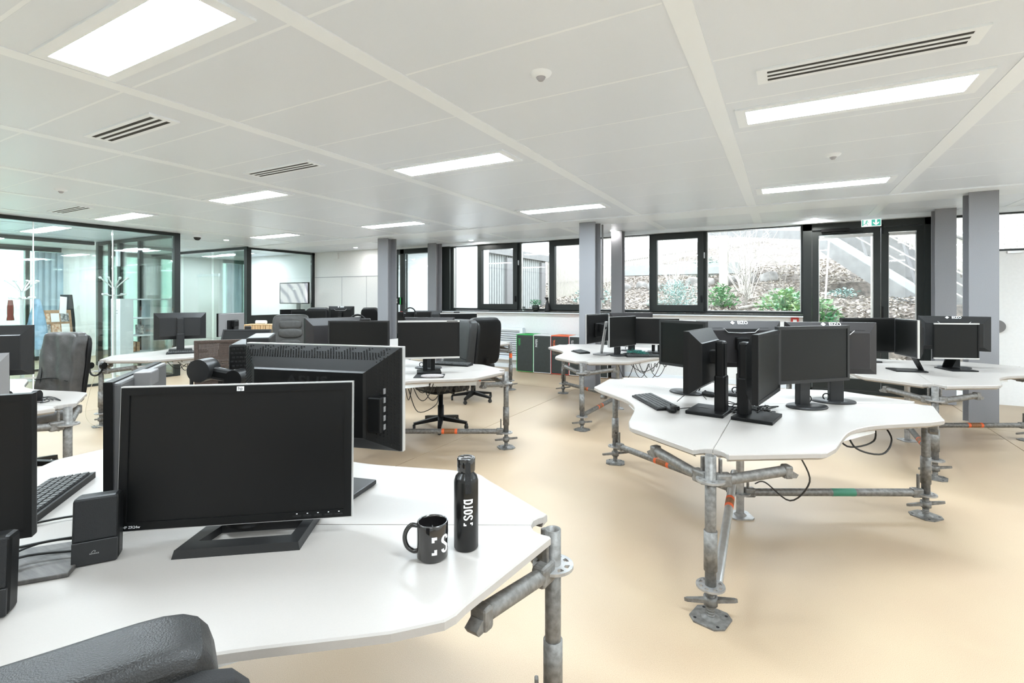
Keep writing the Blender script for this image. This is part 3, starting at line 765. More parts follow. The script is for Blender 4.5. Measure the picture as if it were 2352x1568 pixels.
        MB().loops([[(-.05, .02, zn - h * .3), (.05, .02, zn - h * .3), (.05, .04, zn - h * .3), (-.05, .04, zn - h * .3)], [(-.045, .11, .02), (.045, .11, .02), (.045, .13, .0), (-.045, .13, .0)]]).obj('stand_neck', 'black_plastic', o)
        MB().box((0, 0, .006), (.22, .26, .012), b=.004).obj('stand_base', 'black_plastic', o)
    elif stand == 'silver':     # slanted metal blade
        MB(T(0, .10, .21) @ RX(rad(-10))).box((0, 0, 0), (.062, .016, .40), b=.006).obj('stand_neck', 'silver', o)
        MB(T(0, .10, .21) @ RX(rad(-10))).cyl((0, .0085, .12), (0, .0095, .12), .016, 16).obj('cable_hole', 'hole_black', o)
        MB(T(0, .06, zn + .02)).box((0, 0, 0), (.08, .06, .09), b=.008).obj('hinge', 'black_plastic', o)
        MB().box((0, .10, .008), (.24, .18, .016), b=.004).obj('stand_base', 'grey_plastic', o)
    elif stand == 'twin':       # two black bars on a slab, HP style
        for sx in (-1, 1): MB().box((sx * .036, .07, .10), (.04, .035, .17), b=.006).obj('stand_bar', 'black_plastic', o)
        MB().box((0, .07, zn - .02), (.13, .05, .10), b=.01).obj('hinge', 'black_plastic', o)
        MB().box((0, .03, .012), (.22, .20, .022), b=.006).obj('stand_base', 'black_plastic', o)
    return o, P
# ---------------------------------------------------------------- monitors in place
def hp_face(o, P, w, h, extra=False):
    g = MB(P @ T(0, -.0106, h / 2 - .0095) @ RX(pi / 2)); g.box((0, 0, 0), (.019, .013, .001), b=0)
    g.obj('logo', 'white_print', o)
    vs, fs = text('hp', .013, .01); MB(P @ T(0, -.0113, h / 2 - .0093) @ RX(pi / 2)).add(vs, fs).obj('logo_letters', 'black_plastic', o)
    if extra:
        vs, fs = text('HP ZR24w', .010)
        MB(P @ T(-w / 2 + .035, -.0106, -h / 2 + .009) @ RX(pi / 2)).add(vs, fs).obj('model_lettering', 'white_print', o)
        for k in range(5):
            MB(P).box((w / 2 - .15 + .029 * k, -.0108, -h / 2 + .010), (.022, .002, .006)).obj('button', 'hole_black', o)
            MB(P).box((w / 2 - .15 + .029 * k, -.0106, -h / 2 + .0165), (.004, .001, .002)).obj('button_mark', 'white_print', o)

# front desk
o, P = monitor('black monitor with small square logo, facing the mug, on open trapezoid foot', -1.368, .872, 38, .615, .388, 1.172, tilt=3, bez=.021, stand='frame', side='silver', back='wedge', screen='screen_matte')
hp_face(o, P, .615, .388, True)
monitor('large black monitor seen from behind with perforated back, on the mug desk', -1.47, 1.25, 194, .64, .355, 1.252, back='asus', stand='rect', side='silver', depth=.085, off=-.02, base=(.34, .22), base_y=.03)
monitor('black monitor standing behind the left speaker, screen toward the leather chair', -1.86, .308, 52, .55, .365, 1.178, bez=.017, stand='tower', neck='black_plastic', screen='screen_matte', depth=.04)
o, P = monitor('black monitor turned edge-on with its grey back, beside the keyboard on the mug desk', -2.06, .918, -39, .55, .36, 1.16, frame='grey_dark', back='flat', stand='rect', neck='grey_dark', bez=.012)
MB(P).box((.09, .055, .165), (.10, .05, .05), b=.004).obj('cable_bracket', 'grey_plastic', o)
# desk with the silver edged monitor
monitor('brown-black monitor with sloping back edges, beside the webcam monitor', -3.79, 3.34, -105, .56, .37, 1.24, frame='shell_brown', stand='round')
o, P = monitor('dark framed monitor with a webcam clipped on top', -3.33, 3.22, 30, .54, .36, 1.225, frame='dark_plastic', front='dark_plastic', bez=.013, stand='rect')
MB(P).box((.06, .0, .19), (.085, .03, .022), b=.008).box((.06, .018, .18), (.04, .02, .03), b=.004).obj('webcam', 'dark_plastic', o)
o, P = monitor('monitor with silver top and bottom edges on twin black bars, beside the wrist pad', -2.86, 3.62, 40, .555, .345, 1.22, bez=.010, stand='twin', depth=.04, screen='screen_matte')
MB(P).box((0, -.006, .167), (.556, .014, .016)).obj('edge_bar', 'silver', o); MB(P).box((0, -.006, -.167), (.556, .014, .016)).obj('edge_bar', 'silver', o)
MB(P).box((.21, -.0135, .167), (.10, .001, .007)).obj('edge_print', 'hole_black', o)
monitor('black monitor hidden behind the silver edged one, back shell outward', -3.12, 3.96, 205, .5, .34, 1.235, frame='shell_brown', stand='round')
# desk with hung headset
monitor('tilted black monitor reflecting the ceiling, beside the mesh chair', -5.75, 3.72, 36, .56, .34, 1.06, tilt=28, stand='rect', screen='screen_matte', frame='dark_plastic', front='dark_plastic')
monitor('black monitor seen from behind on tall stand over a keyboard, before the white bookcase', -7.05, 3.66, 243, .58, .35, 1.235, frame='dark_plastic', stand='tower', off=-.04, neck='dark_plastic')
monitor('grey-backed monitor standing edge-on behind the keyboard, beside the projector screen', -6.86, 4.22, 290, .50, .32, 1.22, frame='grey_plastic', back='flat', stand='rect')
# desk by the partition
monitor('black monitor seen from behind beside the turned leather chair', -4.83, 1.24, 236, .52, .35, 1.235, frame='dark_plastic', stand='rect', back='wedge')
monitor('light grey backed monitor at the edge of the partition desk', -4.24, .985, 250, .42, .30, 1.09, frame='grey_plastic', stand='rect', back='wedge', depth=.07)
# far desk with the wooden box
monitor('black monitor back with square mount, beside the wooden box', -8.42, 6.42, 262, .5, .35, 1.215, back='flat', stand='rect')
monitor('wide black-faced monitor behind the stitched leather chair', -7.90, 6.38, 48, .62, .35, 1.20, stand='rect', bez=.012, front='dark_plastic')
monitor('black monitor back with white logo, behind the leather chair tops', -7.60, 6.90, 205, .50, .34, 1.275, back='eizo', stand='round')
# desk before the radiator
monitor('dark monitor with a headset over its corner, before the corridor door', -5.18, 6.18, 48, .55, .34, 1.215, stand='rect', frame='dark_plastic', front='dark_plastic')
o, P = monitor('monitor with silver top edge, behind the leather chairs by the radiator', -4.35, 6.22, 44, .56, .34, 1.205, stand='rect')
MB(P).box((0, -.006, .166), (.56, .014, .016)).obj('edge_bar', 'silver', o)
MB(P).box((-.03, 0, .18), (.09, .03, .02), b=.006).obj('webcam', 'black_plastic', o)
monitor('small dark monitor back beside the headset monitor', -5.30, 6.68, 215, .46, .32, 1.22, frame='dark_plastic', stand='rect')
# desk in front of the bins
monitor('black-backed monitor on slanted silver stand, before the bins column', -2.06, 5.92, 262, .55, .35, 1.23, back='flat', stand='silver', side='silver', group='black computer monitors')
monitor('slim monitor turned sideways on round foot, beside green tinsel', -1.71, 5.86, 72, .54, .35, 1.205, bez=.010, stand='round', depth=.04, side='silver')
o, P = monitor('wide monitor with silver edges, behind green tinsel and cable pile', -1.42, 6.32, 10, .55, .34, 1.185, bez=.012, stand='twin', screen='screen_matte')
MB(P).box((0, -.006, .164), (.555, .014, .013)).obj('edge_bar', 'silver', o); MB(P).box((0, -.006, -.164), (.555, .014, .013)).obj('edge_bar', 'silver', o)
monitor('black monitor back rising behind the silver edged pair at the bins desk', -1.80, 6.55, 200, .56, .34, 1.235, stand='round', frame='shell_brown')
# six-monitor desk
monitor('dark framed monitor on oval foot, beside the keyboard and mouse', -.655, 3.74, -28, .40, .335, 1.262, bez=.019, frame='dark_plastic', front='dark_plastic', stand='round', depth=.05)
monitor('black monitor turned away showing ribbed side, on square post and slab foot', -.475, 3.22, 262, .47, .36, 1.232, stand='tower', neck='black_plastic', back='wedge', depth=.075, off=.0)
monitor('black monitor back with white diamond logo and recessed handle, centre of its desk', -.305, 3.955, 207, .59, .335, 1.26, frame='shell_brown', back='eizo', stand='round', neck='black_plastic')
monitor('black monitor seen nearly edge-on with round side buttons, on slab foot', -.085, 3.16, 80, .56, .37, 1.232, bez=.02, stand='tower', neck='black_plastic', back='wedge', depth=.06)
monitor('large dark framed monitor on oval foot, next to the edge-on monitor', .155, 3.62, 46, .57, .35, 1.25, bez=.019, frame='dark_plastic', front='dark_plastic', stand='round', neck='dark_plastic', depth=.045)
monitor('black monitor back with white diamond logo, behind the large oval-foot monitor', .26, 3.99, 199, .56, .345, 1.262, frame='shell_brown', back='eizo', stand='round', neck='dark_plastic')
# desk by the garden door
monitor('black monitor facing the room on flat rectangular foot, before the garden door', .78, 6.53, 27, .58, .37, 1.215, frame='dark_plastic', front='dark_plastic', stand='rect', bez=.014)
monitor('slim square monitor turned aside on a bent blade foot', 1.01, 5.96, -76, .42, .345, 1.222, bez=.012, stand='bent', front='dark_plastic', side='silver')
monitor('black monitor back with white logo and pale handle, before the wide column', 1.48, 6.52, 172, .55, .34, 1.245, back='eizo', stand='round', frame='dark_plastic')
o, P = monitor('nearly square monitor with silver edges and looped black foot', 1.44, 6.26, 20, .385, .345, 1.185, bez=.012, stand='bent')
MB(P).box((0, -.006, .167), (.386, .014, .013)).obj('edge_bar', 'silver', o); MB(P).box((0, -.006, -.167), (.386, .014, .013)).obj('edge_bar', 'silver', o)

# ================================================================ chairs
def bend(k, lean=0.0, fold=0.0):
    def fn(x, y, z): return (x, y - k * x * x + lean * z + fold * sin(26 * x + 17 * z) * sin(9 * z - 12 * x), z)
    return fn
def star_base(o):
    cas = MB().cyl((-.012, 0, .025), (.012, 0, .025), .025, 14).box((0, .0, .05), (.03, .03, .03), b=.006).mesh('caster', 'rubber')
    leg_ = MB().loops([[(-.03, .03, .085), (.03, .03, .085), (.03, .03, .13), (-.03, .03, .13)], [(-.018, .30, .058), (.018, .30, .058), (.018, .30, .082), (-.018, .30, .082)]]).mesh('base_leg', 'black_plastic')
    for k in range(5):
        l = link('base_leg', leg_, o, RZ(rad(72 * k + 20)))
        link('caster', cas, l, T(0, .295, 0) @ RZ(.6 * k))
    MB().lathe([(.034, .085), (.034, .25), (.026, .25), (.026, .42)], 16).obj('gas_column', 'black_plastic', o)
    MB().box((0, .02, .42), (.16, .22, .045), b=.01).box((.12, .06, .40), (.12, .02, .03), b=.008).obj('tilt_mechanism', 'black_plastic', o)
def leather_chair(label, x, y, rz, top=1.15, m='leather', bw=.50, arms=True, stitched=False, group='leather swivel chairs', split=False, shell=False):
    o = thing('office_chair', label, 'chair', (x, y, 0), rad(rz), group)
    star_base(o)
    MB().cushion((.52, .50, .12), 4, 10, T(0, 0, .485)).obj('seat', m, o)
    MB().cushion((.50, .46, .05), 5, 6, T(0, 0, .435)).obj('seat_pan', 'black_plastic', o)
    h = top - .53; zc = .53 + h / 2
    bk = MB().cushion((bw, .13, h), 7, 16, T(0, .27, zc), fn=bend(.35, .12, .012 if split else 0)).obj('backrest', m, o)
    MB().cushion((bw + (.08 if shell else .02), .05, h * (.9 if shell else .96)), 6, 10, T(0, .335, zc - .01), fn=bend(.35, .12)).obj('back_shell', 'black_plastic' if not shell else 'fabric_black', o)
    MB().tube([(0, .10, .42), (0, .30, .44), (0, .37, .52), (0, .37, .62)], .022, 8).obj('back_bracket', 'black_plastic', o)
    if stitched:
        MB().cushion((bw * .62, .07, .15), 4, 8, T(0, .225, top - .16), fn=bend(.3, .12)).obj('headrest', m, bk)
        for z in (.28, .46): MB().cushion((bw * .66, .06, .17), 3, 8, T(0, .205, .40 + z), fn=bend(.3, .12)).obj('cushion_roll', m, bk)
    else:
        zs = .53 + h * .36
        MB().tube([(xx, .203 - .35 * xx * xx * 1.0 + .12 * (zs - zc), zs + .01 * cos(xx * 14)) for xx in [(-bw * .46) + bw * .92 * k / 12 for k in range(13)]], .004, 6).obj('seam', 'hole_black', bk)
        if split: MB().tube([(-.13 - .02 * k / 8, .205 + .12 * (k / 8 - .5) * h * .9, .55 + h * .9 * k / 8) for k in range(9)], .004, 6).obj('seam', 'hole_black', bk)
    if arms:
        for s_ in (-1, 1):
            a = MB().tube([(s_ * .24, .02, .43), (s_ * .30, .02, .46), (s_ * .31, .02, .64)], .016, 8).obj('arm_post', 'black_plastic', o)
            MB().cushion((.07, .27, .035), 4, 6, T(s_ * .31, 0, .66)).obj('arm_pad', 'black_plastic', a)
    return o
leather_chair('black grained leather chair back pushed against the mug desk', -1.024, .315, 244, 1.0, 'leather', .46, arms=False, shell=True)
leather_chair('creased grey-black leather chair turned toward the partition desk', -5.32, 1.60, 15, 1.135, 'leather_grey', .39, split=True, arms=False)
leather_chair('stitched leather executive chair with headrest pillow, leaning by the wooden box desk', -7.0, 5.25, 42, 1.16, 'leather_soft', .56, stitched=True)
leather_chair('leather chair top seen over the monitors, in front of the meeting room post', -8.72, 7.45, 205, 1.24, 'leather_soft', .50)
leather_chair('small leather chair top beyond the monitors, nearest the white end wall', -7.75, 8.0, 200, 1.24, 'leather_soft', .36, arms=False)
leather_chair('black leather chair behind the silver edged monitor, its piped edge showing', -3.33, 4.42, -22, 1.185, 'leather', .50)
leather_chair('flat-backed dark leather chair facing the radiator desk', -3.83, 5.83, 244, 1.17, 'leather', .46)
# brown mesh chair
o = thing('mesh_chair', 'brown mesh back office chair beside the headset desk', 'chair', (-5.43, 3.25, 0), rad(236))
star_base(o)
MB().cushion((.50, .48, .08), 4, 8, T(0, 0, .475)).obj('seat', 'fabric_black', o)
M_ = T(0, .27, .755) @ RX(-.10)
MB(M_).ring(.47, .47, .40, .42, -.012, .012).obj('back_frame', 'mesh_brown', o)
mm = MB(M_)
for k in range(33): mm.box((-.2 + .4 * (k + .5) / 33, .002, 0), (.0085, .003, .42))
for k in range(35): mm.box((0, .004, -.21 + .42 * (k + .5) / 35), (.40, .003, .0085))
mesh_o = mm.obj('mesh_weave', 'mesh_brown', o); mesh_o['kind'] = 'stuff'
for z in (-.03, -.12, -.16): MB(M_).box((0, .03, z), (.40, .02, .025), b=.004).obj('back_rail', 'mesh_brown', o)
MB().tube([(0, .10, .42), (0, .30, .44), (0, .31, .56)], .022, 8).obj('back_bracket', 'black_plastic', o)
for s_ in (-1, 1):
    a = MB().cyl((s_ * .28, .05, .42), (s_ * .28, .05, .66), .018).obj('arm_post', 'dark_plastic', o)
    MB().cushion((.08, .24, .03), 4, 6, T(s_ * .28, .03, .675)).obj('arm_pad', 'grey_plastic', a)

# ================================================================ things on the desks
def keyboard(label, x, y, rz, w=.44, d=.145, rows=5, cols=17):
    o = thing('keyboard', label, 'keyboard', (x, y, DZ), rad(rz), 'computer keyboards')
    MB().loops([[(-w / 2, -d / 2, 0), (w / 2, -d / 2, 0), (w / 2, d / 2, 0), (-w / 2, d / 2, 0)], [(-w / 2, -d / 2, .010), (w / 2, -d / 2, .010), (w / 2, d / 2, .022), (-w / 2, d / 2, .022)]]).obj('body', 'black_plastic', o)
    A = T(0, 0, .017) @ RX(math.atan2(.012, d))
    kw, kd = (w - .024) / cols, (d - .022) / rows
    me = MB().loops([[(-kw * .44, -kd * .44, 0), (kw * .44, -kd * .44, 0), (kw * .44, kd * .44, 0), (-kw * .44, kd * .44, 0)], [(-kw * .36, -kd * .36, .007), (kw * .36, -kd * .36, .007), (kw * .36, kd * .36, .007), (-kw * .36, kd * .36, .007)]]).mesh('key', 'key')
    for r_ in range(rows):
        for c in range(cols):
            if r_ == 0 and 4 <= c <= 8: continue
            link('key', me, o, A @ T(-w / 2 + .012 + kw * (c + .5), -d / 2 + .011 + kd * (r_ + .5), 0))
    MB(A).box((-w / 2 + .012 + kw * 6.5, -d / 2 + .011 + kd * .5, .003), (kw * 4.8, kd * .84, .007)).obj('space_bar', 'key', o)
    return o
keyboard('black keyboard beside the edge-on monitor on the mug desk', -2.20, .70, -41)
keyboard('black keyboard lying next to the mouse on the six-monitor desk', -.755, 3.31, -55)
keyboard('small black keyboard at the bins desk edge nearest the recycling bins', -2.29, 5.97, -48, .30, .14, 5, 11)
keyboard('slim black keyboard in front of the silver edged monitor pair at the bins desk', -1.46, 5.90, 28, .44, .12, 4, 17)
keyboard('black keyboard on the silver edged monitor desk, beside the chair back', -3.02, 4.20, 8, .42, .13, 5, 16)
keyboard('black keyboard under the monitor before the white bookcase', -6.62, 3.52, 60)
def mouse(label, x, y, rz):
    o = thing('mouse', label, 'mouse', (x, y, DZ), rad(rz), 'computer mice')
    MB().cushion((.058, .105, .038), 2.6, 8, T(0, 0, .017)).obj('body', 'black_plastic', o)
    MB().cyl((-.004, .03, .034), (.004, .03, .034), .006, 10).obj('wheel', 'hole_black', o)
mouse('black mouse at the corner of the keyboard on the six-monitor desk', -.605, 3.105, 20)
mouse('black mouse behind the square post monitor on the six-monitor desk', -.47, 3.72, 60)

# mug and bottle
def wrap(mb, vs, fs, r, a0, z0, M=I4):
    """bend flat lettering (x along the circumference, y up) around radius r"""
    bm = bmesh.new(); bv = [bm.verts.new(p) for p in vs]
    for f in fs:
        try: bm.faces.new([bv[i] for i in f])
        except ValueError: pass
    bmesh.ops.triangulate(bm, faces=bm.faces[:])
    bmesh.ops.subdivide_edges(bm, edges=bm.edges[:], cuts=4, use_grid_fill=True)
    bm.verts.index_update()
    out = [(r * cos(a0 + v.co.x / r), r * sin(a0 + v.co.x / r), z0 + v.co.y) for v in bm.verts]
    mb.add(out, [tuple(v.index for v in f.verts) for f in bm.faces], M); bm.free()
def sora(mb, r, a0, zc, hgt, vertical=False, n_sub=1):
    """corner marks followed by the word, height hgt"""
    shapes = []
    q = hgt * .30
    tl = [(0, hgt / 2), (0, hgt / 2 - q), (q * .52, hgt / 2 - q), (q * .52, hgt / 2 - q * .52), (q, hgt / 2 - q * .52), (q, hgt / 2)]
    bl = [(0, -hgt / 2), (q, -hgt / 2), (q, -hgt / 2 + q), (q * .48, -hgt / 2 + q), (q * .48, -hgt / 2 + q * .48), (0, -hgt / 2 + q * .48)]
    for s_ in (tl, bl): shapes.append(([(x, y, 0) for x, y in s_], [tuple(range(6)), ]))
    x = q * 1.95
    def glyph(w, strokes, cut=None):
        nonlocal x
        for vs, fs in strokes: shapes.append(([(x + a * w, b * hgt / 2, 0) for a, b, *_ in vs], fs))
        x += w + hgt * .10
    def band(path, t):
        vs = []; fs = []
        for i, (a, b) in enumerate(path):
            j0, j1 = path[max(i - 1, 0)], path[min(i + 1, len(path) - 1)]
            dx, dy = (j1[0] - j0[0]), (j1[1] - j0[1]) * 1.25; l = math.hypot(dx, dy) or 1
            nx, ny = -dy / l * t, dx / l * t * .62
            vs += [(a + nx, b + ny, 0), (a - nx, b - ny, 0)]
        for i in range(len(path) - 1): fs.append((2 * i, 2 * i + 1, 2 * i + 3, 2 * i + 2))
        return vs, fs
    arc = lambda cx, cy, rx, ry, a, b, n=10: [(cx + rx * cos(rad(a + (b - a) * k / n)), cy + ry * sin(rad(a + (b - a) * k / n))) for k in range(n + 1)]
    w = hgt * .50
    glyph(w, [band(arc(.5, .52, .36, .40, -5, 180, 12)[0:] + arc(.5, .45, .36, .3, 190, 245, 4) + arc(.5, -.42, .36, .32, 65, 0, 4) + arc(.5, -.5, .36, .40, -10, -180, 12), .18)])
    glyph(w, [band(arc(.5, 0, .36, .88, 0, 360, 28), .18)])
    glyph(w * .72, [([(.10, -1, 0), (.52, -1, 0), (.52, 1, 0), (.10, 1, 0)], [(0, 1, 2, 3)]), ([(.52, .70, 0), (1.0, .70, 0), (1.0, 1, 0), (.52, 1, 0)], [(0, 1, 2, 3)])])
    glyph(w, [band(arc(.42, 0, .33, .88, 40, 320, 22), .18), ([(.66, -1, 0), (.96, -1, 0), (.96, 1, 0), (.66, 1, 0)], [(0, 1, 2, 3)])])
    for vs, fs in shapes:
        if vertical: vs2 = [(-y, xx, 0) for xx, y, z in vs]
        else: vs2 = vs
        wrap(mb, vs2, fs, r, a0, zc)
o = thing('mug', 'glossy black coffee mug with white corner marks and lettering', 'mug', (-.822, 1.055, DZ), 0)
R_ = .041
MB().lathe([(0, .002), (R_ - .004, .0), (R_, .006), (R_, .093), (R_ - .001, .0955), (R_ - .004, .0955), (R_ - .0045, .09), (R_ - .0045, .008), (0, .008)], 48).obj('body', 'ceramic_black', o)
ha = rad(208)
MB(RZ(ha)).tube(curve([(R_ - .003, 0, .082), (R_ + .016, 0, .083), (R_ + .030, 0, .066), (R_ + .033, 0, .046), (R_ + .026, 0, .026), (R_ + .010, 0, .015), (R_ - .003, 0, .016)], 5), .0062, 12).obj('handle', 'ceramic_black', o)
g = MB(); sora(g, R_ + .0004, rad(-55), .046, .046); g.obj('lettering', 'white_print', o)
o = thing('water_bottle', 'black metal water bottle with vertical white lettering and strap', 'bottle', (-.772, 1.14, DZ), 0)
R_ = .0335
MB().lathe([(0, .002), (R_ - .003, 0), (R_, .004), (R_, .185), (R_ - .004, .198), (R_ - .012, .207), (.0205, .210), (.0205, .215), (0, .215)], 40).obj('body', 'satin_black', o)
cp = MB().lathe([(.0235, .211), (.025, .213), (.0252, .246), (.0235, .2485), (.018, .2485), (.017, .2475), (0, .2475)], 36).obj('cap', 'ceramic_black', o)
MB(RZ(rad(-47))).loops([[(.0265, -.007, .240), (.0265, .007, .240), (.0285, .007, .240), (.0285, -.007, .240)], [(.030, -.008, .205), (.030, .008, .205), (.032, .008, .205), (.032, -.008, .205)], [(R_ + .001, -.008, .185), (R_ + .001, .008, .185), (R_ + .003, .008, .185), (R_ + .003, -.008, .185)], [(R_ + .001, -.008, .160), (R_ + .001, .008, .160), (R_ + .003, .008, .160), (R_ + .003, -.008, .160)]]).obj('strap', 'fabric_black', o)
g = MB(); sora(g, R_ + .0004, rad(-46), .073, .026, vertical=True); g.obj('lettering', 'white_print', o)

# speakers
def speaker(label, x, y, rz, knob=False):
    o = thing('speaker', label, 'speaker', (x, y, DZ), rad(rz), 'small desktop speakers')
    A = RX(rad(-6))
    MB(A).box((0, .03, .085), (.098, .06, .17), b=.010).obj('cabinet', 'black_plastic', o)
    MB(A).box((0, -.001, .114), (.088, .006, .104), b=.003).obj('grille', 'fabric_black', o)
    fp = MB(A).box((0, -.001, .032), (.094, .007, .058), b=.002).obj('front_plate', 'dark_plastic', o)
    if knob:
        MB(A).cyl((-.0, -.003, .04), (0, -.018, .04), .011, 18).obj('volume_knob', 'dark_plastic', o)
    vs, fs = text('ADVANCE', .0042); g = MB(A @ T(.0, -.0056, .029) @ RX(pi / 2)); g.add(vs, fs) if not knob else None
    if not knob:
        g.tube([(-.006, .003, 0), (-.0015, .0075, 0), (.0015, .0075, 0), (.003, .005, 0), (.0, .0045, 0)], .0004, 4)
        g.obj('lettering', 'silver', fp)
speaker('small black desktop speaker beside the trapezoid foot monitor, with fine lettering', -1.562, .603, 57)
speaker('small black desktop speaker with a volume knob, at the desk edge', -1.495, .372, 57, True)
tag(MB(T(-1.700, .507, DZ + .006) @ RZ(rad(52))).box((0, 0, 0), (.25, .20, .011), b=.003).obj('monitor_board', 'wood_dark'), 'dark wood-grain board under cables between the two speakers', 'board')

# computer tower and articulated arm
o = thing('computer_tower', 'black computer tower with mesh front behind the trapezoid foot monitor', 'computer', (-2.315, 1.585, DZ), rad(50))
MB().box((0, .02, .25), (.10, .36, .50), b=.006).obj('case', 'dark_plastic', o)
MB().box((-.085, .02, .235), (.075, .35, .47), b=.01).obj('side_panel', 'black_plastic', o)
fr = MB()
for r_ in range(22):
    for c in range(4): fr.box((-.108 + .016 * c + .006 * (r_ % 2), -.157, .04 + r_ * .0195), (.011, .004, .008))
fr.obj('front_vents', 'hole_black', o)
MB().box((-.085, -.158, .335), (.036, .006, .04), b=.002).obj('port_plate', 'silver', o)
for c in (-1, 1): MB().box((-.085 + c * .008, -.1615, .335), (.008, .003, .024)).obj('usb_port', 'hole_black', o)
o = thing('swivel_desk_mount', 'black jointed mount with a round barrel joint beside the computer tower', 'desk mount', (-2.175, 1.325, DZ), rad(28))
MB().cyl((0, 0, 0), (0, 0, .33), .018).lathe([(0, .0), (.05, 0), (.05, .015), (.02, .02)], 20).obj('post', 'black_plastic', o)
MB().cyl((-.10, -.05, .37), (-.10, .035, .37), .050, 24).obj('barrel_joint', 'dark_plastic', o)
MB(T(.0, 0, .345) @ RY(rad(10))).box((-.04, -.0, 0), (.2, .045, .055), b=.015).obj('link', 'black_plastic', o)
MB().cyl((.05, -.045, .335), (.05, .03, .335), .038, 20).obj('elbow_joint', 'black_plastic', o)

# mouse pad with gel rest
o = thing('mouse_pad', 'black mouse pad with a grey wrist rest in front of the silver edged monitor', 'mouse pad', (-2.76, 3.50, DZ), rad(32))
MB().box((0, 0, .003), (.26, .20, .005), b=.002).obj('pad', 'fabric_black', o)
MB().cushion((.20, .11, .03), 2.5, 8, T(.03, -.06, .012)).obj('wrist_rest', 'grey_pad', o)

# headsets
def headset(label, x, y, z, rz, rx=0.0, m='black_plastic'):
    o = thing('headset', label, 'headset', (x, y, z), rad(rz), 'headsets')
    A = RX(rx)
    MB(A).tube([(.085 * cos(a), 0, .09 * sin(a)) for a in [pi * k / 14 for k in range(15)]], .010, 8).obj('headband', m, o)
    for s_ in (-1, 1): MB(A).cyl((s_ * .07, 0, -.02), (s_ * .10, 0, -.02), .036, 18).obj('ear_cup', m, o)
headset('black headset resting over the dark monitor before the corridor door', -5.13, 6.02, 1.19, 48)
headset('black headset arched above the webcam monitor, by the leather chair tops', -3.72, 3.58, 1.17, 30)
headset('black headset hung upside down on the scaffold leg', -6.69, 2.60, .66, 20, pi * .93)
headset('black headset lying on the partition desk beside the leather chair', -4.42, 1.30, DZ + .04, 40, pi * .5)

# cables
def cable(label, paths, m='cable', r=.003, name='cable', group=None):
    mb = MB()
    for p in paths: mb.tube(p, r, 6)
    return tag(mb.obj(name, m), label, 'cable', group)
def loose(cx, cy, n, s_, z=DZ + .004):
    out = []
    for k in range(n):
        pts = [(cx + random.uniform(-s_, s_), cy + random.uniform(-s_, s_), z + random.uniform(0, .02)) for _ in range(5)]
        out.append(curve(pts, 6))
    return out
def under(cx, cy, n, s_):
    out = []
    for k in range(n):
        a = (cx + random.uniform(-s_, s_), cy + random.uniform(-s_, s_), .68); b = (cx + random.uniform(-s_, s_), cy + random.uniform(-s_, s_), .68)
        out.append(sag(a, b, random.uniform(.05, .22)))
    return out
cable('tangle of thin black cables between the square post monitors', loose(-.20, 3.37, 12, .16), r=.0034)
cable('black cable pile beside the green tinsel on the bins desk', loose(-1.60, 6.12, 10, .17))
cable('black cables hanging in loops under the six-monitor desk, right side', [curve([(.50, 3.62, .69), (.53, 3.52, .62), (.47, 3.40, .56), (.34, 3.30, .60), (.30, 3.40, .68)]), curve([(.46, 3.60, .69), (.44, 3.47, .61), (.30, 3.32, .60), (.24, 3.42, .68)])], r=.005)
cable('black cable looping from the desk underside to the lower ledger tube', [curve([(.06, 2.66, .69), (.10, 2.72, .56), (.02, 2.82, .42), (-.10, 3.1, .40), (-.16, 3.35, .30)])], r=.004)
cable('black cables tangled below the silver edged monitor desk', under(-2.95, 3.70, 11, .30) + [curve([(-2.72, 3.55, .64), (-2.68, 3.50, .50), (-2.85, 3.45, .42), (-3.0, 3.5, .60)])], r=.004)
cable('dark cables dangling under the headset desk', under(-6.15, 3.50, 10, .32), r=.004)
cable('black cables hanging under the bins desk', under(-1.45, 5.95, 9, .3), r=.004)
cable('black cables trailing between the two small speakers', [curve([(-1.62, .44, .76), (-1.70, .50, .765), (-1.62, .60, .76), (-1.56, .66, .76)]), curve([(-1.70, .40, .76), (-1.74, .55, .77), (-1.66, .66, .76)]), curve([(-2.0, .55, .745), (-1.95, .68, .745), (-1.85, .78, .745), (-1.80, .85, .745)]), curve([(-1.78, .42, .775), (-1.72, .56, .775), (-1.60, .65, .79)])], r=.0035)
cable('thin black cable from the keyboard to the mouse post on the six-monitor desk', [curve([(-.62, 3.36, .75), (-.56, 3.42, .80), (-.50, 3.50, .79), (-.46, 3.52, .75)]), curve([(-.585, 3.12, .75), (-.52, 3.20, .75), (-.44, 3.22, .755), (-.36, 3.2, .75)])], r=.0025)
cable('thin cable drooping from the headset to the floor by the scaffold leg', [curve([(-6.70, 2.60, .60), (-6.74, 2.55, .35), (-6.66, 2.5, .12), (-6.5, 2.6, .02), (-6.3, 2.9, .01)])], 'cable_beige', .003)
cable('beige cables coiled under the headset desk edge', [curve([(-6.45 + .05 * cos(a), 3.15 + .03 * sin(a), .63 + .05 * sin(a)) for a in [k * .8 for k in range(12)]], 4)], 'cable_beige', .004)
cable('black wires crossing the partition desk beside the headset', loose(-4.36, 1.36, 5, .11), r=.003)
tw = MB()
for k in range(420):
    t = random.random(); a = random.uniform(0, 2 * pi); r_ = abs(random.gauss(0, .035))
    p = Vector((-1.70 + .26 * t + r_ * cos(a), 6.05 + .10 * sin(t * 5) + r_ * sin(a), DZ + .012 + abs(random.gauss(0, .018))))
    d = Vector((random.uniform(-1, 1), random.uniform(-1, 1), random.uniform(-.4, 1))).normalized() * .02
    tw.box(tuple(p), (.022, .003, .0015), T(*p) @ Matrix.Rotation(random.uniform(0, 6), 4, d) @ T(*(-p)))
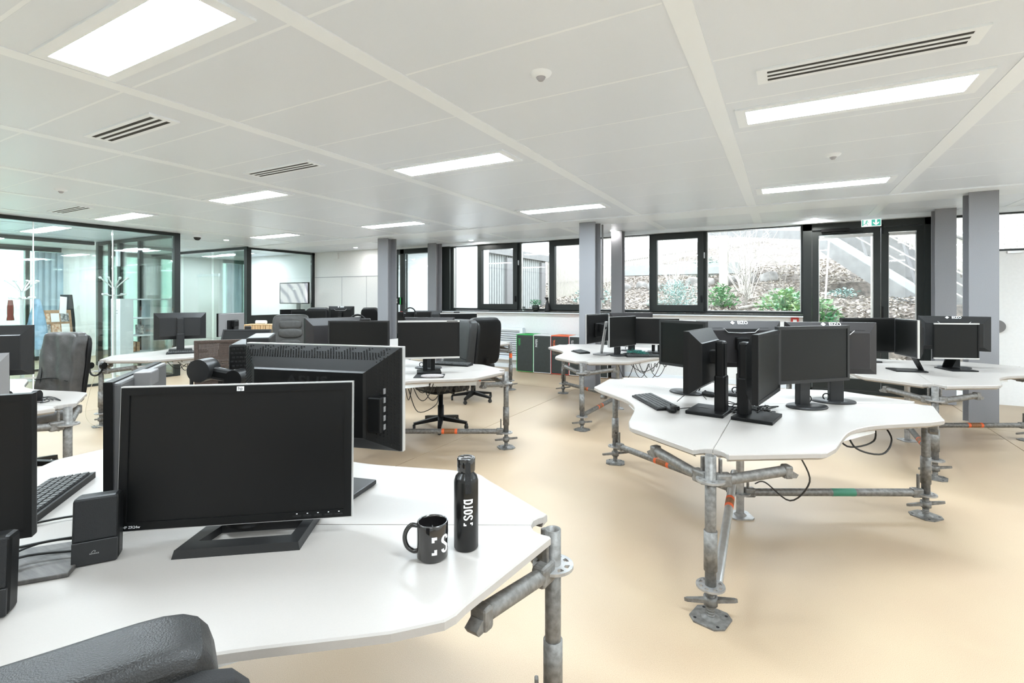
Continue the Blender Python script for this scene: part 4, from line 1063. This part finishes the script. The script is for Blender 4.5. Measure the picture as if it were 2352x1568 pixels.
tl = tag(tw.obj('tinsel_garland', 'tinsel'), 'green tinsel garland lying between monitors on the bins desk', 'garland'); tl['kind'] = 'stuff'

# power strip and plugs under the silver edged monitor desk
o = thing('power_strip', 'white power strip with eight black plugs under the silver edged monitor desk', 'power strip', (-2.66, 3.72, .655), rad(40))
MB().box((0, 0, 0), (.42, .05, .06), b=.004).obj('strip', 'trim_white', o)
for k in range(8):
    MB(T(-.185 + .052 * k, -.012, -.035)).lathe([(.008, -.045), (.011, -.03), (.019, -.014), (.019, .006), (0, .006)], 12).obj('plug', 'cable', o)
for nm, x, y, rz, lab in (('power_strip', .42, 3.66, 45, 'white power strip under the right lobe of the six-monitor desk'), ('power_strip', -6.30, 3.36, 58, 'white power box under the headset desk edge')):
    tag(MB(T(x, y, .668) @ RZ(rad(rz))).box((0, 0, 0), (.30, .05, .05), b=.004).obj(nm, 'trim_white'), lab, 'power strip')
tag(MB(T(.02, 2.85, .665) @ RZ(rad(30))).box((0, 0, 0), (.16, .09, .045), b=.012).obj('power_adapter', 'shell_brown'), 'dark power adapter fixed under the six-monitor desk near its front leg', 'adapter')
# ================================================================ along the window wall
BX = -4.59
for k, (word, c, lid) in enumerate([('VERRE', 'bin_green', 'bin_green'), ('PAPIER', 'bin_white', 'bin_white'), ('METAL', 'bin_red', 'bin_orange'), ('DÉCHETS', 'bin_white', 'bin_white'), (None, 'bin_white', 'bin_white')]):
    lab = {0: 'dark recycling bin with green edge lettered VERRE', 1: 'dark recycling bin with white edge lettered PAPIER', 2: 'dark recycling bin with red edge lettered METAL', 3: 'dark waste bin with white lettering beside the METAL bin'}.get(k, 'dark waste bin half hidden behind the grey column')
    x = BX + .367 * k + .183
    o = thing('recycling_bin', lab, 'bin', (x, 8.70, 0), 0, 'row of sorting bins')
    MB().box((0, 0, .37), (.362, .36, .70), b=.018).obj('body', 'bin_black', o)
    MB().ring(.365, .71, .349, .695, -.183, -.176, T(0, 0, .372)).obj('edge_band', c, o)
    MB().box((0, 0, .727), (.356, .36, .016), b=.005).obj('lid', lid, o)
    MB().lathe([(.055, .735), (.085, .735), (.085, .742), (.055, .742)], 24).obj('opening_rim', lid, o)
    MB().box((0, 0, .012), (.33, .33, .024)).obj('plinth', 'kraft', o)
    if word:
        vs, fs = text(word, .062, .012, .82)
        n = max(v[0] for v in vs)
        MB(T(-.115, -.1845, .655) @ RX(pi / 2) @ RZ(pi / 2)).add(vs, fs, T(-n, 0, 0)).obj('lettering', {'bin_red': 'bin_orange'}.get(c, c), o)
o = thing('radiator_grille', 'white slatted radiator grille on the wall behind the leather chair', 'grille', (-5.25, YW - .06, .50), 0)
MB().ring(1.2, .66, 1.06, .56, -.05, .05).obj('frame', 'trim_white', o)
for k in range(13): MB(T(0, -.01, -.26 + .0435 * k) @ RX(.5)).box((0, 0, 0), (1.06, .012, .03)).obj('slat', 'trim_white', o)
MB().box((0, .04, 0), (1.08, .01, .58)).obj('backing', 'vent_dark', o)
o = thing('potted_plant', 'bright green plant in black pot on the window sill', 'plant', (-4.37, 8.925, 1.173))
MB().lathe([(0, 0), (.045, 0), (.062, .03), (.066, .075), (.058, .10), (.05, .10), (.05, .08), (0, .08)], 20).obj('pot', 'pot_black', o)
lf = MB()
for k in range(150):
    a, e, r_ = random.uniform(0, 6.28), random.uniform(-.2, 1.3), random.uniform(.03, .12)
    p = (r_ * cos(a) * cos(e * .6), r_ * .45 * sin(a) * cos(e * .6), .11 + .07 * abs(sin(e)) + random.uniform(-.02, .02))
    lf.add([(-.012, 0, 0), (0, -.010, .004), (.016, 0, 0), (0, .010, .004)], [(0, 1, 2, 3)], T(*p) @ RZ(a) @ RY(random.uniform(-.8, .8)) @ RX(random.uniform(-.6, .6)))
lf.obj('foliage', 'leaf_bright', o)['kind'] = 'stuff'
o.scale = (1.2, 1.1, 1.2)
o = thing('spray_bottle', 'grey spray bottle on the sill beside the potted plant', 'bottle', (-4.12, 8.935, 1.173))
MB().lathe([(0, 0), (.048, 0), (.05, .01), (.038, .09), (.018, .18), (.014, .20), (0, .20)], 18).obj('body', 'dark_plastic', o); o.scale = (1.15, 1.15, 1.15)
MB().box((-.008, 0, .22), (.05, .02, .04), b=.006).box((-.04, 0, .23), (.03, .014, .014), b=.003).box((-.025, 0, .20), (.008, .01, .03)).obj('trigger', 'black_plastic', o)
o = thing('drinking_glass', 'clear tumbler on the sill left of the potted plant', 'glass', (-4.64, 8.935, 1.173))
MB().lathe([(0, .004), (.026, 0), (.032, .09), (.029, .09), (.024, .01), (0, .01)], 18).obj('tumbler', 'window_glass', o)
o = thing('call_point', 'small red fire call point on the parapet beside the garden door', 'alarm', (.13, YW - .015, 1.075))
MB().box((0, 0, 0), (.11, .03, .10), b=.006).obj('box', 'alarm_red', o); MB().box((0, -.016, 0), (.05, .004, .04)).obj('plate', 'white_print', o)
o = thing('intercom_panel', 'small door panel with green strip on the corridor door post', 'intercom', (-8.02, YW - .03, 1.37))
MB().box((0, 0, 0), (.26, .04, .17), b=.005).obj('housing', 'black_plastic', o); MB().box((-.05, -.021, .0), (.12, .003, .11)).obj('display', 'photo_b', o); MB().box((.10, -.021, 0), (.035, .004, .16)).obj('strip', 'bin_green', o)
tag(MB().box((-7.9, YW - .03, 1.08), (.05, .04, .09), b=.005).obj('red_push_button', 'alarm_red'), 'small red release button on the corridor door post', 'button')

# ================================================================ far desk and meeting rooms
o = thing('wooden_box', 'light wooden slatted box on the far desk', 'box', (-8.58, 5.87, DZ), rad(28))
for k in range(5):
    for s_ in (-1, 1): MB().box((-.20 + .10 * k, s_ * .13, .10), (.092, .018, .20), b=.003).obj('slat', 'wood_light', o)
for s_ in (-1, 1): MB().box((s_ * .25, 0, .10), (.018, .28, .20), b=.003).obj('end_board', 'wood_light', o)
MB().box((0, 0, .205), (.53, .30, .014), b=.003).obj('lid', 'wood_light', o)
o = thing('paper_roll', 'white paper roll lying on the wooden box', 'roll', (-8.58, 5.87, DZ + .213), rad(20))
MB().cyl((-.10, 0, .035), (.10, 0, .035), .035, 18).obj('roll', 'paper', o)
tag(MB(T(-7.75, 5.62, DZ + .004) @ RZ(.4)).box((0, 0, 0), (.30, .21, .006)).obj('orange_folder', 'bin_orange'), 'orange folder on the desk near the stitched leather chair', 'folder')
o = thing('television', 'wall screen showing pale ribbons and the time 12:51 in the far meeting room', 'television', (-11.40, 8.75, 0), 0)
MB().ring(1.14, .56, 1.10, .515, -.025, .02, T(0, 0, 1.57)).obj('bezel', 'dark_plastic', o)
def tv_mat():
    m = bpy.data.materials.new('tv_picture'); m.use_nodes = True; nt = m.node_tree; b = nt.nodes['Principled BSDF']
    tc = nt.nodes.new('ShaderNodeTexCoord'); w = nt.nodes.new('ShaderNodeTexWave'); w.inputs['Scale'].default_value = 1.3; w.inputs['Distortion'].default_value = 5; w.inputs['Detail'].default_value = 0.5
    mp = nt.nodes.new('ShaderNodeMapping'); mp.inputs['Rotation'].default_value = (0, .7, 0)
    r = nt.nodes.new('ShaderNodeValToRGB'); r.color_ramp.elements[0].color = (.38, .40, .46, 1); r.color_ramp.elements[1].color = (.80, .81, .83, 1); r.color_ramp.elements[1].position = .6
    nt.links.new(tc.outputs['Object'], mp.inputs[0]); nt.links.new(mp.outputs[0], w.inputs[0]); nt.links.new(w.outputs['Fac'], r.inputs[0])
    nt.links.new(r.outputs[0], b.inputs['Emission Color']); b.inputs['Emission Strength'].default_value = .32
    b.inputs['Base Color'].default_value = (.02, .02, .02, 1)
    MATS['tv_picture'] = m
tv_mat()
MB(T(0, 0, 1.57)).box((0, -.015, 0), (1.10, .01, .515)).obj('screen', 'tv_picture', o)
vs, fs = text('12:51', .075, .01); MB(T(.02, -.022, 1.68) @ RX(pi / 2)).add(vs, fs).obj('clock_digits', 'sign_white', o)
MB().box((.10, .05, .75), (.12, .05, 1.3), b=.01).box((.10, .03, .02), (.7, .45, .04), b=.01).obj('stand', 'grey_plastic', o)
o = thing('projector_screen', 'white pull-down screen behind the meeting room glass', 'screen', (-13.6, 7.75, 0), 0)
MB().box((0, 0, 2.05), (1.0, .06, .07), b=.01).obj('housing', 'trim_white', o); MB().box((0, 0, 1.2), (.94, .006, 1.66)).obj('sheet', 'paper', o); MB().box((0, -.01, .37), (.94, .02, .03)).obj('weight_bar', 'silver', o)
def coat_rack(label, x, y, top):
    o = thing('coat_rack', label, 'coat rack', (x, y, 0), 0, 'clear coat racks')
    MB().cyl((0, 0, 0), (0, 0, top - .18), .026, 16).lathe([(0, 0), (.20, 0), (.20, .015), (.05, .03), (.026, .05)], 24).obj('pole', 'acrylic', o)
    for k in range(8):
        a = k * pi / 4
        MB(RZ(a)).tube([(.02, 0, top - .20), (.10, 0, top - .11), (.20, 0, top - .02)], .010, 8).cushion((.045, .045, .04), 2, 6, T(.205, 0, top - .015)).obj('hook_arm', 'acrylic', o)
        MB(RZ(a + .3)).tube([(.02, 0, top - .32), (.09, 0, top - .32), (.15, 0, top - .30)], .009, 8).cushion((.04, .04, .04), 2, 6, T(.155, 0, top - .30)).obj('peg', 'acrylic', o)
coat_rack('clear branching coat rack beside the white bookcase behind the glass', -10.3, 4.26, 1.80)
coat_rack('clear branching coat rack with a blue coat, deep in the meeting room', -11.5, 3.42, 1.74)
def coat(name, label, x, y, z0, z1, r0, r1, m):
    mb = MB(T(x, y, 0)); L = []
    for k in range(9):
        t = k / 8; z = z1 + (z0 - z1) * t; r = r0 + (r1 - r0) * t
        L.append([(r * (1 + .16 * cos(5 * a + k)) * cos(a), .75 * r * (1 + .16 * sin(4 * a + k)) * sin(a), z) for a in [2 * pi * j / 20 for j in range(20)]])
    mb.loops(L, smooth=True); tag(mb.obj(name, m), label, 'coat')
coat('hanging_coat', 'light blue coat hanging on the rear coat rack', -11.45, 3.60, .55, 1.42, .05, .24, 'coat_blue')
coat('hanging_coat', 'tall dark draped coat on a floor stand behind the pinboard', -12.3, 4.30, 0, 1.50, .12, .20, 'coat_dark')
coat('hanging_coat', 'short reddish scarf on the rear coat rack', -11.6, 3.30, 1.05, 1.40, .04, .06, 'coat_red')
o = thing('bookcase', 'white open bookcase behind the glass partition', 'bookcase', (-10.95, 4.70, 0), rad(0))
MB().box((-.0, -.14, .71), (.36, .02, 1.42)).obj('side_panel', 'trim_white', o); MB().box((-.0, .36, .71), (.36, .02, 1.42)).obj('side_panel', 'trim_white', o)
for z in (.06, .40, .72, 1.05, 1.41): MB().box((0, .11, z), (.36, .50, .022)).obj('shelf', 'trim_white', o)
MB().box((.175, -.04, .71), (.012, .20, 1.42)).obj('front_panel', 'trim_white', o)
for q in range(2):
    for c in range(4): MB().box((-.07 + .045 * c, -.152, 1.20 - .05 * q), (.03, .002, .012)).obj('print_mark', 'grey_plastic', o)
for k, (z, m) in enumerate([(.78, 'trim_white'), (.44, 'photo_a'), (.44, 'kraft'), (.76, 'photo_b')]):
    tag(MB().box((-10.92, 4.72 + .07 * k, z + .07), (.22, .05, .18), b=.004).obj('file_folder', m), ['white folder on the middle shelf of the bookcase', 'patterned folder on the lower shelf of the bookcase', 'brown folder on the lower shelf of the bookcase', 'grey folder on the middle shelf of the bookcase'][k], 'folder')
o = thing('pinboard', 'leaning pinboard covered with photographs in the meeting room', 'pinboard', (-11.7, 3.98, 0), rad(100))
A = T(0, 0, .30) @ RX(-.15)
for sx in (-1, 1): MB().cyl((sx * .2, .02, .32), (sx * .22, -.05, 0), .012, 8).obj('easel_leg', 'wood_light', o)
MB().cyl((0, .10, .9), (0, .35, 0), .012, 8).obj('easel_leg', 'wood_light', o)
MB(A).box((0, 0, .46), (.52, .02, .92), b=.003).obj('board', 'kraft', o)
for k in range(12):
    r_, c = divmod(k, 3)
    MB(A).box((-.15 + .15 * c, -.012, .78 - .2 * r_), (.13, .003, .16)).obj('photo', ['photo_a', 'photo_b', 'paper'][(k * 2 + r_) % 3], o)
MB(A).box((.02, -.016, 1.02), (.11, .003, .32), RY(.12)).obj('poster', 'paper', o)
o = thing('meeting_table', 'long pale table in the glass meeting room', 'table', (-11.42, 1.7, 0))
MB().box((0, 0, .72), (1.1, 2.6, .03), b=.008).obj('table_top', 'trim_white', o)
for sx in (-1, 1):
    for sy in (-1, 1): MB().box((sx * .5, sy * 1.2, .35), (.05, .05, .71)).obj('leg', 'silver', o)
for k, (x, y, rz, lab) in enumerate([(-10.5, 2.5, 110, 'dark meeting chair beside the pinboard, behind the partition glass'), (-12.46, 2.2, 250, 'dark meeting chair at the far side of the meeting table')]):
    o = thing('meeting_chair', lab, 'chair', (x, y, 0), rad(rz), 'meeting chairs')
    MB().cushion((.46, .45, .07), 4, 8, T(0, 0, .46)).obj('seat', 'coat_dark', o); MB().cushion((.46, .06, .46), 4, 8, T(0, .24, .72), fn=bend(-.3, .15)).obj('backrest', 'coat_dark', o)
    for sx in (-1, 1):
        for sy in (-1, 1): MB().cyl((sx * .19, sy * .18, .44), (sx * .22, sy * .22, 0), .012, 8).obj('leg', 'silver', o)

# ================================================================ the garden
S0, U, PR = Vector((3.71, 9.99, 0)), Vector((-.614, .789, 0)), Vector((.789, .614, 0))
def gz(x, y):
    if y > 9.7 and -.05 < (x - S0.x) * PR.x + (y - S0.y) * PR.y < 3.0 and -2 < (x - S0.x) * U.x + (y - S0.y) * U.y < 5.0: return -.25
    if y < 10.0: b = 0.0
    elif y < 11.2: b = 1.05 * (y - 10.0) / 1.2
    elif y < 20: b = 1.05 + 1.35 * (y - 11.2) / 8.8
    else: b = 2.40 + 1.7 * (y - 20) / 8
    return b + (.07 * (x + 1.0) if y > 10.5 else 0)
nx, ny = 70, 80; gx0, gx1, gy0, gy1 = -14, 16, 9.2, 34
vs = []; fs = []
for j in range(ny + 1):
    for i in range(nx + 1):
        t = j / ny; x = gx0 + (gx1 - gx0) * i / nx; y = gy0 + (gy1 - gy0) * t ** 1.7
        z = gz(x, y)
        if y > 10.3: z += .10 * sin(x * 2.1 + y) * sin(y * 1.7 - x) + random.uniform(-.02, .02)
        vs.append((x, y, z - .02))
for j in range(ny):
    for i in range(nx): fs.append((j * (nx + 1) + i, j * (nx + 1) + i + 1, (j + 1) * (nx + 1) + i + 1, (j + 1) * (nx + 1) + i))
bank = struct(MB().add(vs, fs, smooth=True).obj('garden_slope', 'soil'), 'planted bank rising behind the windows')
struct(MB().box((1, 9.62, -.01), (28, .84, .04)).obj('garden_path', 'concrete_pale'), 'pale paving strip along the facade')
lm = MB()
for k in range(26000):
    y = 10.3 + 11 * random.random() ** 1.8; x = random.uniform(-.62 * y + 1.0, .22 * y)
    s_ = random.uniform(.022, .05) * (1 + (y - 10) * .05); a = random.uniform(0, 6.28)
    lm.add([(-s_, 0, 0), (0, -s_ * .45, s_ * .12), (s_, 0, s_ * .2), (0, s_ * .45, s_ * .12)], [(0, 1, 2, 3)],
           T(x, y, gz(x, y) + .10 * sin(x * 2.1 + y) * sin(y * 1.7 - x) + random.uniform(0, .05)) @ RZ(a) @ RX(random.uniform(-.9, .9)) @ RY(random.uniform(-.6, .6)), mi=random.choice((0, 0, 0, 1, 1, 2)))
lm.obj('leaf_litter', ['dead_leaf_a', 'dead_leaf_b', 'dead_leaf_c'], bank)['kind'] = 'stuff'

def foliage(label, x, y, rx, rz_, n, s_, m, name='shrub', up=.35):
    z = gz(x, y)
    o = thing(name, label, 'shrub', (x, y, z))
    mb = MB()
    for k in range(n):
        a, e, r_ = random.uniform(0, 6.28), random.uniform(0, 1.5), random.random() ** .5
        p = (rx * r_ * cos(a) * cos(e), rx * r_ * sin(a) * cos(e), .05 + rz_ * (r_ * sin(e)) + random.uniform(-.03, .05))
        q = s_ * random.uniform(.6, 1.25)
        mb.add([(-q, 0, 0), (-q * .2, -q * .5, q * .1), (q, 0, 0), (-q * .2, q * .5, q * .1)], [(0, 1, 2, 3)], T(*p) @ RZ(a + random.uniform(-.6, .6)) @ RY(random.uniform(-1.0, .5)) @ RX(random.uniform(-.7, .7)))
    mb.obj('foliage', m, o)['kind'] = 'stuff'
    st = MB()
    for k in range(6):
        a = random.uniform(0, 6.28); st.tube([(0, 0, -.15), (.4 * rx * cos(a), .4 * rx * sin(a), rz_ * .4), (.7 * rx * cos(a), .7 * rx * sin(a), rz_ * .8)], .008, 5)
    st.obj('stems', 'bark', o)
foliage('misty blue-green shrub outside the opening casement', -2.35, 12.7, .75, .62, 1500, .030, 'leaf_blue')
foliage('fresh green leafy plant on the bank outside the wide fixed pane', -1.28, 12.3, .42, .48, 420, .055, 'leaf_green')
foliage('low green plant mass outside the lower right of the wide pane', .02, 11.35, .62, .42, 900, .055, 'leaf_lime')
foliage('bright green shrub just outside the garden door', .50, 10.75, .48, .62, 900, .060, 'leaf_lime')
foliage('small green plant clump below the misty shrub', -1.95, 11.5, .35, .20, 250, .04, 'leaf_blue')
foliage('green plant clump at the foot of the slatted fence', -5.0, 14.0, .7, .5, 500, .05, 'leaf_blue')
foliage('grey green plant on top of the bank behind the timber post', -2.6, 19.5, .8, .7, 500, .06, 'leaf_blue')
foliage('small blue plant on the leaf bank outside the door glass', 1.05, 12.6, .35, .16, 200, .04, 'leaf_blue')
def bare_shrub(label, x, y, h, n, sp, m='twig_pale', r=.010):
    mb = MB(T(x, y, gz(x, y) - .05))
    for k in range(n):
        a = random.uniform(0, 6.28); l = h * random.uniform(.6, 1.1); q = sp * random.uniform(.3, 1)
        pts = [(0, 0, 0)]
        for t in (.3, .6, 1): pts.append((q * t * cos(a) + random.uniform(-.06, .06), q * t * sin(a) + random.uniform(-.06, .06), l * t))
        mb.tube(pts, r, 5, taper=r * .35)
        for b_ in range(4):
            s0 = Vector(pts[random.choice((1, 2, 3))]); aa = random.uniform(0, 6.28); ll = h * random.uniform(.15, .4)
            mb.tube([tuple(s0), tuple(s0 + Vector((ll * .6 * cos(aa), ll * .6 * sin(aa), ll * .5))), tuple(s0 + Vector((ll * cos(aa), ll * sin(aa), ll * .75)))], r * .5, 4, taper=r * .2)
    tag(mb.obj('bare_shrub', m), label, 'shrub', 'leafless shrubs on the bank')
bare_shrub('leafless pale shrub with many thin stems before the low retaining wall', -3.0, 15.6, 1.9, 16, .9)
bare_shrub('thin leafless sapling on the bank in front of the timber post', -.75, 12.0, 1.25, 3, .2, 'bark', .014)
bare_shrub('spreading pale bare bush behind the timber post', -1.0, 14.3, 1.9, 16, .9)
bare_shrub('leafless bush with crossing twigs near the door post', -.75, 13.2, 1.5, 12, .5)
bare_shrub('dark bare sapling rising from the leaf bank near the wide pane edge', -.15, 12.6, 1.3, 4, .4, 'bark', .012)
bare_shrub('pale bare climbing bush against the slatted fence by the casement', -4.9, 13.2, 2.2, 14, .7)
bare_shrub('tall pale bare bush at the fence corner', -5.3, 16.5, 2.6, 14, .9)

# slatted fences
def fence(label, a, b, zb, zt, pitch, sw=.055, rails=True, name='slatted_fence'):
    a, b = Vector(a), Vector(b); d = b - a; n = int(d.length / pitch); ang = math.atan2(d.y, d.x)
    o = thing(name, label, 'fence', (a.x, a.y, 0), ang)
    for k in range(n):
        t = (k + .5) / n; z0_, z1_ = zb(t), zt(t)
        MB().box((d.length * t, 0, (z0_ + z1_) / 2), (sw, .03, z1_ - z0_)).obj('slat', 'timber', o)
    if rails:
        for f in (.2, .85):
            p = [(d.length * t, .03, zb(t) + (zt(t) - zb(t)) * f) for t in (0, .5, 1)]
            MB().tube(p, .03, 4).obj('rail', 'slat_back', o)
    return o
fence('pale slatted fence along the left side of the garden', (-7.0, 15.2), (-6.7, 21.0), lambda t: 1.1 + .5 * t, lambda t: 5.2, .115)
fence('distant pale slatted fence on top of the bank', (-6.7, 21.0), (-3.6, 29.0), lambda t: 2.4 + 1.6 * t, lambda t: 5.2 - .2 * t, .13)
fence('far slatted fence behind the timber post', (-3.6, 29.0), (4.5, 30.0), lambda t: 3.9, lambda t: 4.9, .14)
# pavilion left
o = thing('garden_pavilion', 'pale clad outbuilding with flat roof fascia seen through the left casements', 'building', (-7.05, 11.25, 0))
MB().box((-1.5, 2.0, 1.3), (2.9, 3.9, 2.7)).obj('wall', 'curtain_grey', o)
for k in range(29): MB().box((-.03, .10 + .135 * k, 1.33), (.03, .075, 2.66)).obj('cladding_slat', 'concrete_pale', o)
MB().box((-1.2, 2.0, 2.76), (2.6, 4.1, .2)).obj('fascia', 'concrete', o)
for y in (1.3, 3.6): MB().box((.03, y, 1.3), (.08, .30, 2.6)).obj('post', 'grey_plastic', o)
for k in range(20): MB().box((-2.2, .1 + .2 * k, 3.6), (.04, .09, 1.5)).obj('roof_slat', 'timber', o)
# outside stair
angU = math.atan2(U.y, U.x)
o = thing('garden_stair', 'outdoor concrete stair with mint stringer and pale handrails', 'stairs', tuple(S0), angU)
n_s, run, rise = 18, .28, .168
for k in range(n_s): MB().box((run * (k + .5), -.90, rise * (k + 1) - .10), (run + .02, 1.6, .20)).obj('stair_tread', 'concrete', o)
sl = math.atan2(rise, run); L_ = n_s * math.hypot(run, rise)
MB(RY(-sl)).box((L_ / 2, -.04, .05), (L_, .10, .15)).obj('stringer', 'stringer_mint', o)
MB().loops([[(-.2, .03, -.46), (n_s * run, .03, n_s * rise - .36), (n_s * run, .03, n_s * rise), (-.2, .03, -.1)], [(-.2, -.08, -.46), (n_s * run, -.08, n_s * rise - .36), (n_s * run, -.08, n_s * rise), (-.2, -.08, -.1)]]).obj('stair_wall', 'concrete', o)
for k, (hh, r_) in enumerate([(.32, .014), (.52, .014), (.72, .014), (.95, .026)]):
    MB().cyl((0, -.06, .1 + hh), (n_s * run, -.06, n_s * rise + .1 + hh), r_, 8).obj('handrail', 'twig_pale', o)
for k in (1, 5, 9, 13, 17): MB(T(run * k, -.06, rise * k + .1) @ RY(rad(18))).box((0, 0, .45), (.06, .015, 1.0)).obj('baluster', 'grey_plastic', o)
MB().cyl((0, -1.65, 1.0), (n_s * run, -1.65, n_s * rise + 1.0), .026, 8).obj('wall_rail', 'twig_pale', o)
fa_, fb_ = S0 + PR * 1.8 - U * 6.0, S0 + PR * 1.8 + U * 5.3
LT = 11.3
fence('tall pale slatted screen along the outer side of the stair', fa_[:2], fb_[:2], lambda t: max(.0, (t * LT - 6.0)) * rise / run + .05 + .25 * math.floor(max(0, t * LT - 6) / .7) * 0, lambda t: 5.4, .105, .06)
# timber post, rocks, logs, slab
tag(MB().box((-1.65, 16.4, gz(-1.65, 16.4) + .66), (.25, .22, 1.75), RZ(0), b=.02).obj('timber_post', 'timber'), 'weathered square timber post on the bank', 'post')
wb = MB()
tag(MB().box((-3.4, 17.6, gz(-3.4, 17.6) + .55), (4.2, .5, .35)).obj('retaining_beam', 'concrete_pale'), 'pale concrete beam crossing the top of the bank', 'beam')
for k in range(9):
    x = -4.9 + .56 * k; y = 16.9 + random.uniform(-.2, .2)
    mb = MB(T(x, y, gz(x, y) + .10))
    ph = random.uniform(0, 6)
    mb.cushion((random.uniform(.35, .55), .4, random.uniform(.3, .45)), 2.6, 6, fn=lambda a, b, c, ph=ph: (a + .04 * sin(9 * b + ph), b + .04 * sin(8 * c + ph), c + .03 * sin(10 * a + ph)))
    tag(mb.obj('rock', 'rock'), 'grey boulder in the row below the concrete beam', 'rock', 'row of boulders on the bank')
tag(MB().tube(curve([(-3.3, 13.2, gz(-3.3, 13.2) + .06), (-2.9, 13.1, gz(-2.9, 13.1) + .09), (-2.4, 13.2, gz(-2.4, 13.2) + .05)]), .07, 8, taper=.05).obj('fallen_log', 'bark'), 'dark fallen log beside the misty shrub', 'log')
tag(MB().tube([(-.9, 11.8, gz(-.9, 11.8) + .05), (-.6, 11.9, gz(-.6, 11.9) + .08), (-.35, 12.0, gz(-.35, 12) + .05)], .05, 7, taper=.03).obj('fallen_branch', 'bark'), 'short dead branch under the sapling', 'branch')
o = thing('stair_landing', 'sloping concrete landing slab above the bank', 'slab', (0, 0, 0))
MB().loops([[(.55, 14.1, 2.85), (2.0, 15.2, 2.85), (2.0, 15.2, 3.08), (.55, 14.1, 3.08)], [(-3.2, 20.2, 3.9), (-1.8, 21.2, 3.9), (-1.8, 21.2, 4.1), (-3.2, 20.2, 4.1)]]).obj('slab', 'concrete', o)
tag(MB().cyl((1.30, 10.42, .0), (1.30, 10.42, 3.2), .022, 10).obj('rain_pole', 'twig_pale'), 'slim pale upright pole outside the garden door', 'pole')
tag(MB().cyl((.70, 11.9, 1.2), (.82, 12.5, 2.8), .018, 6).obj('leaning_stake', 'twig_pale'), 'pale leaning stake behind the door glass', 'stake')
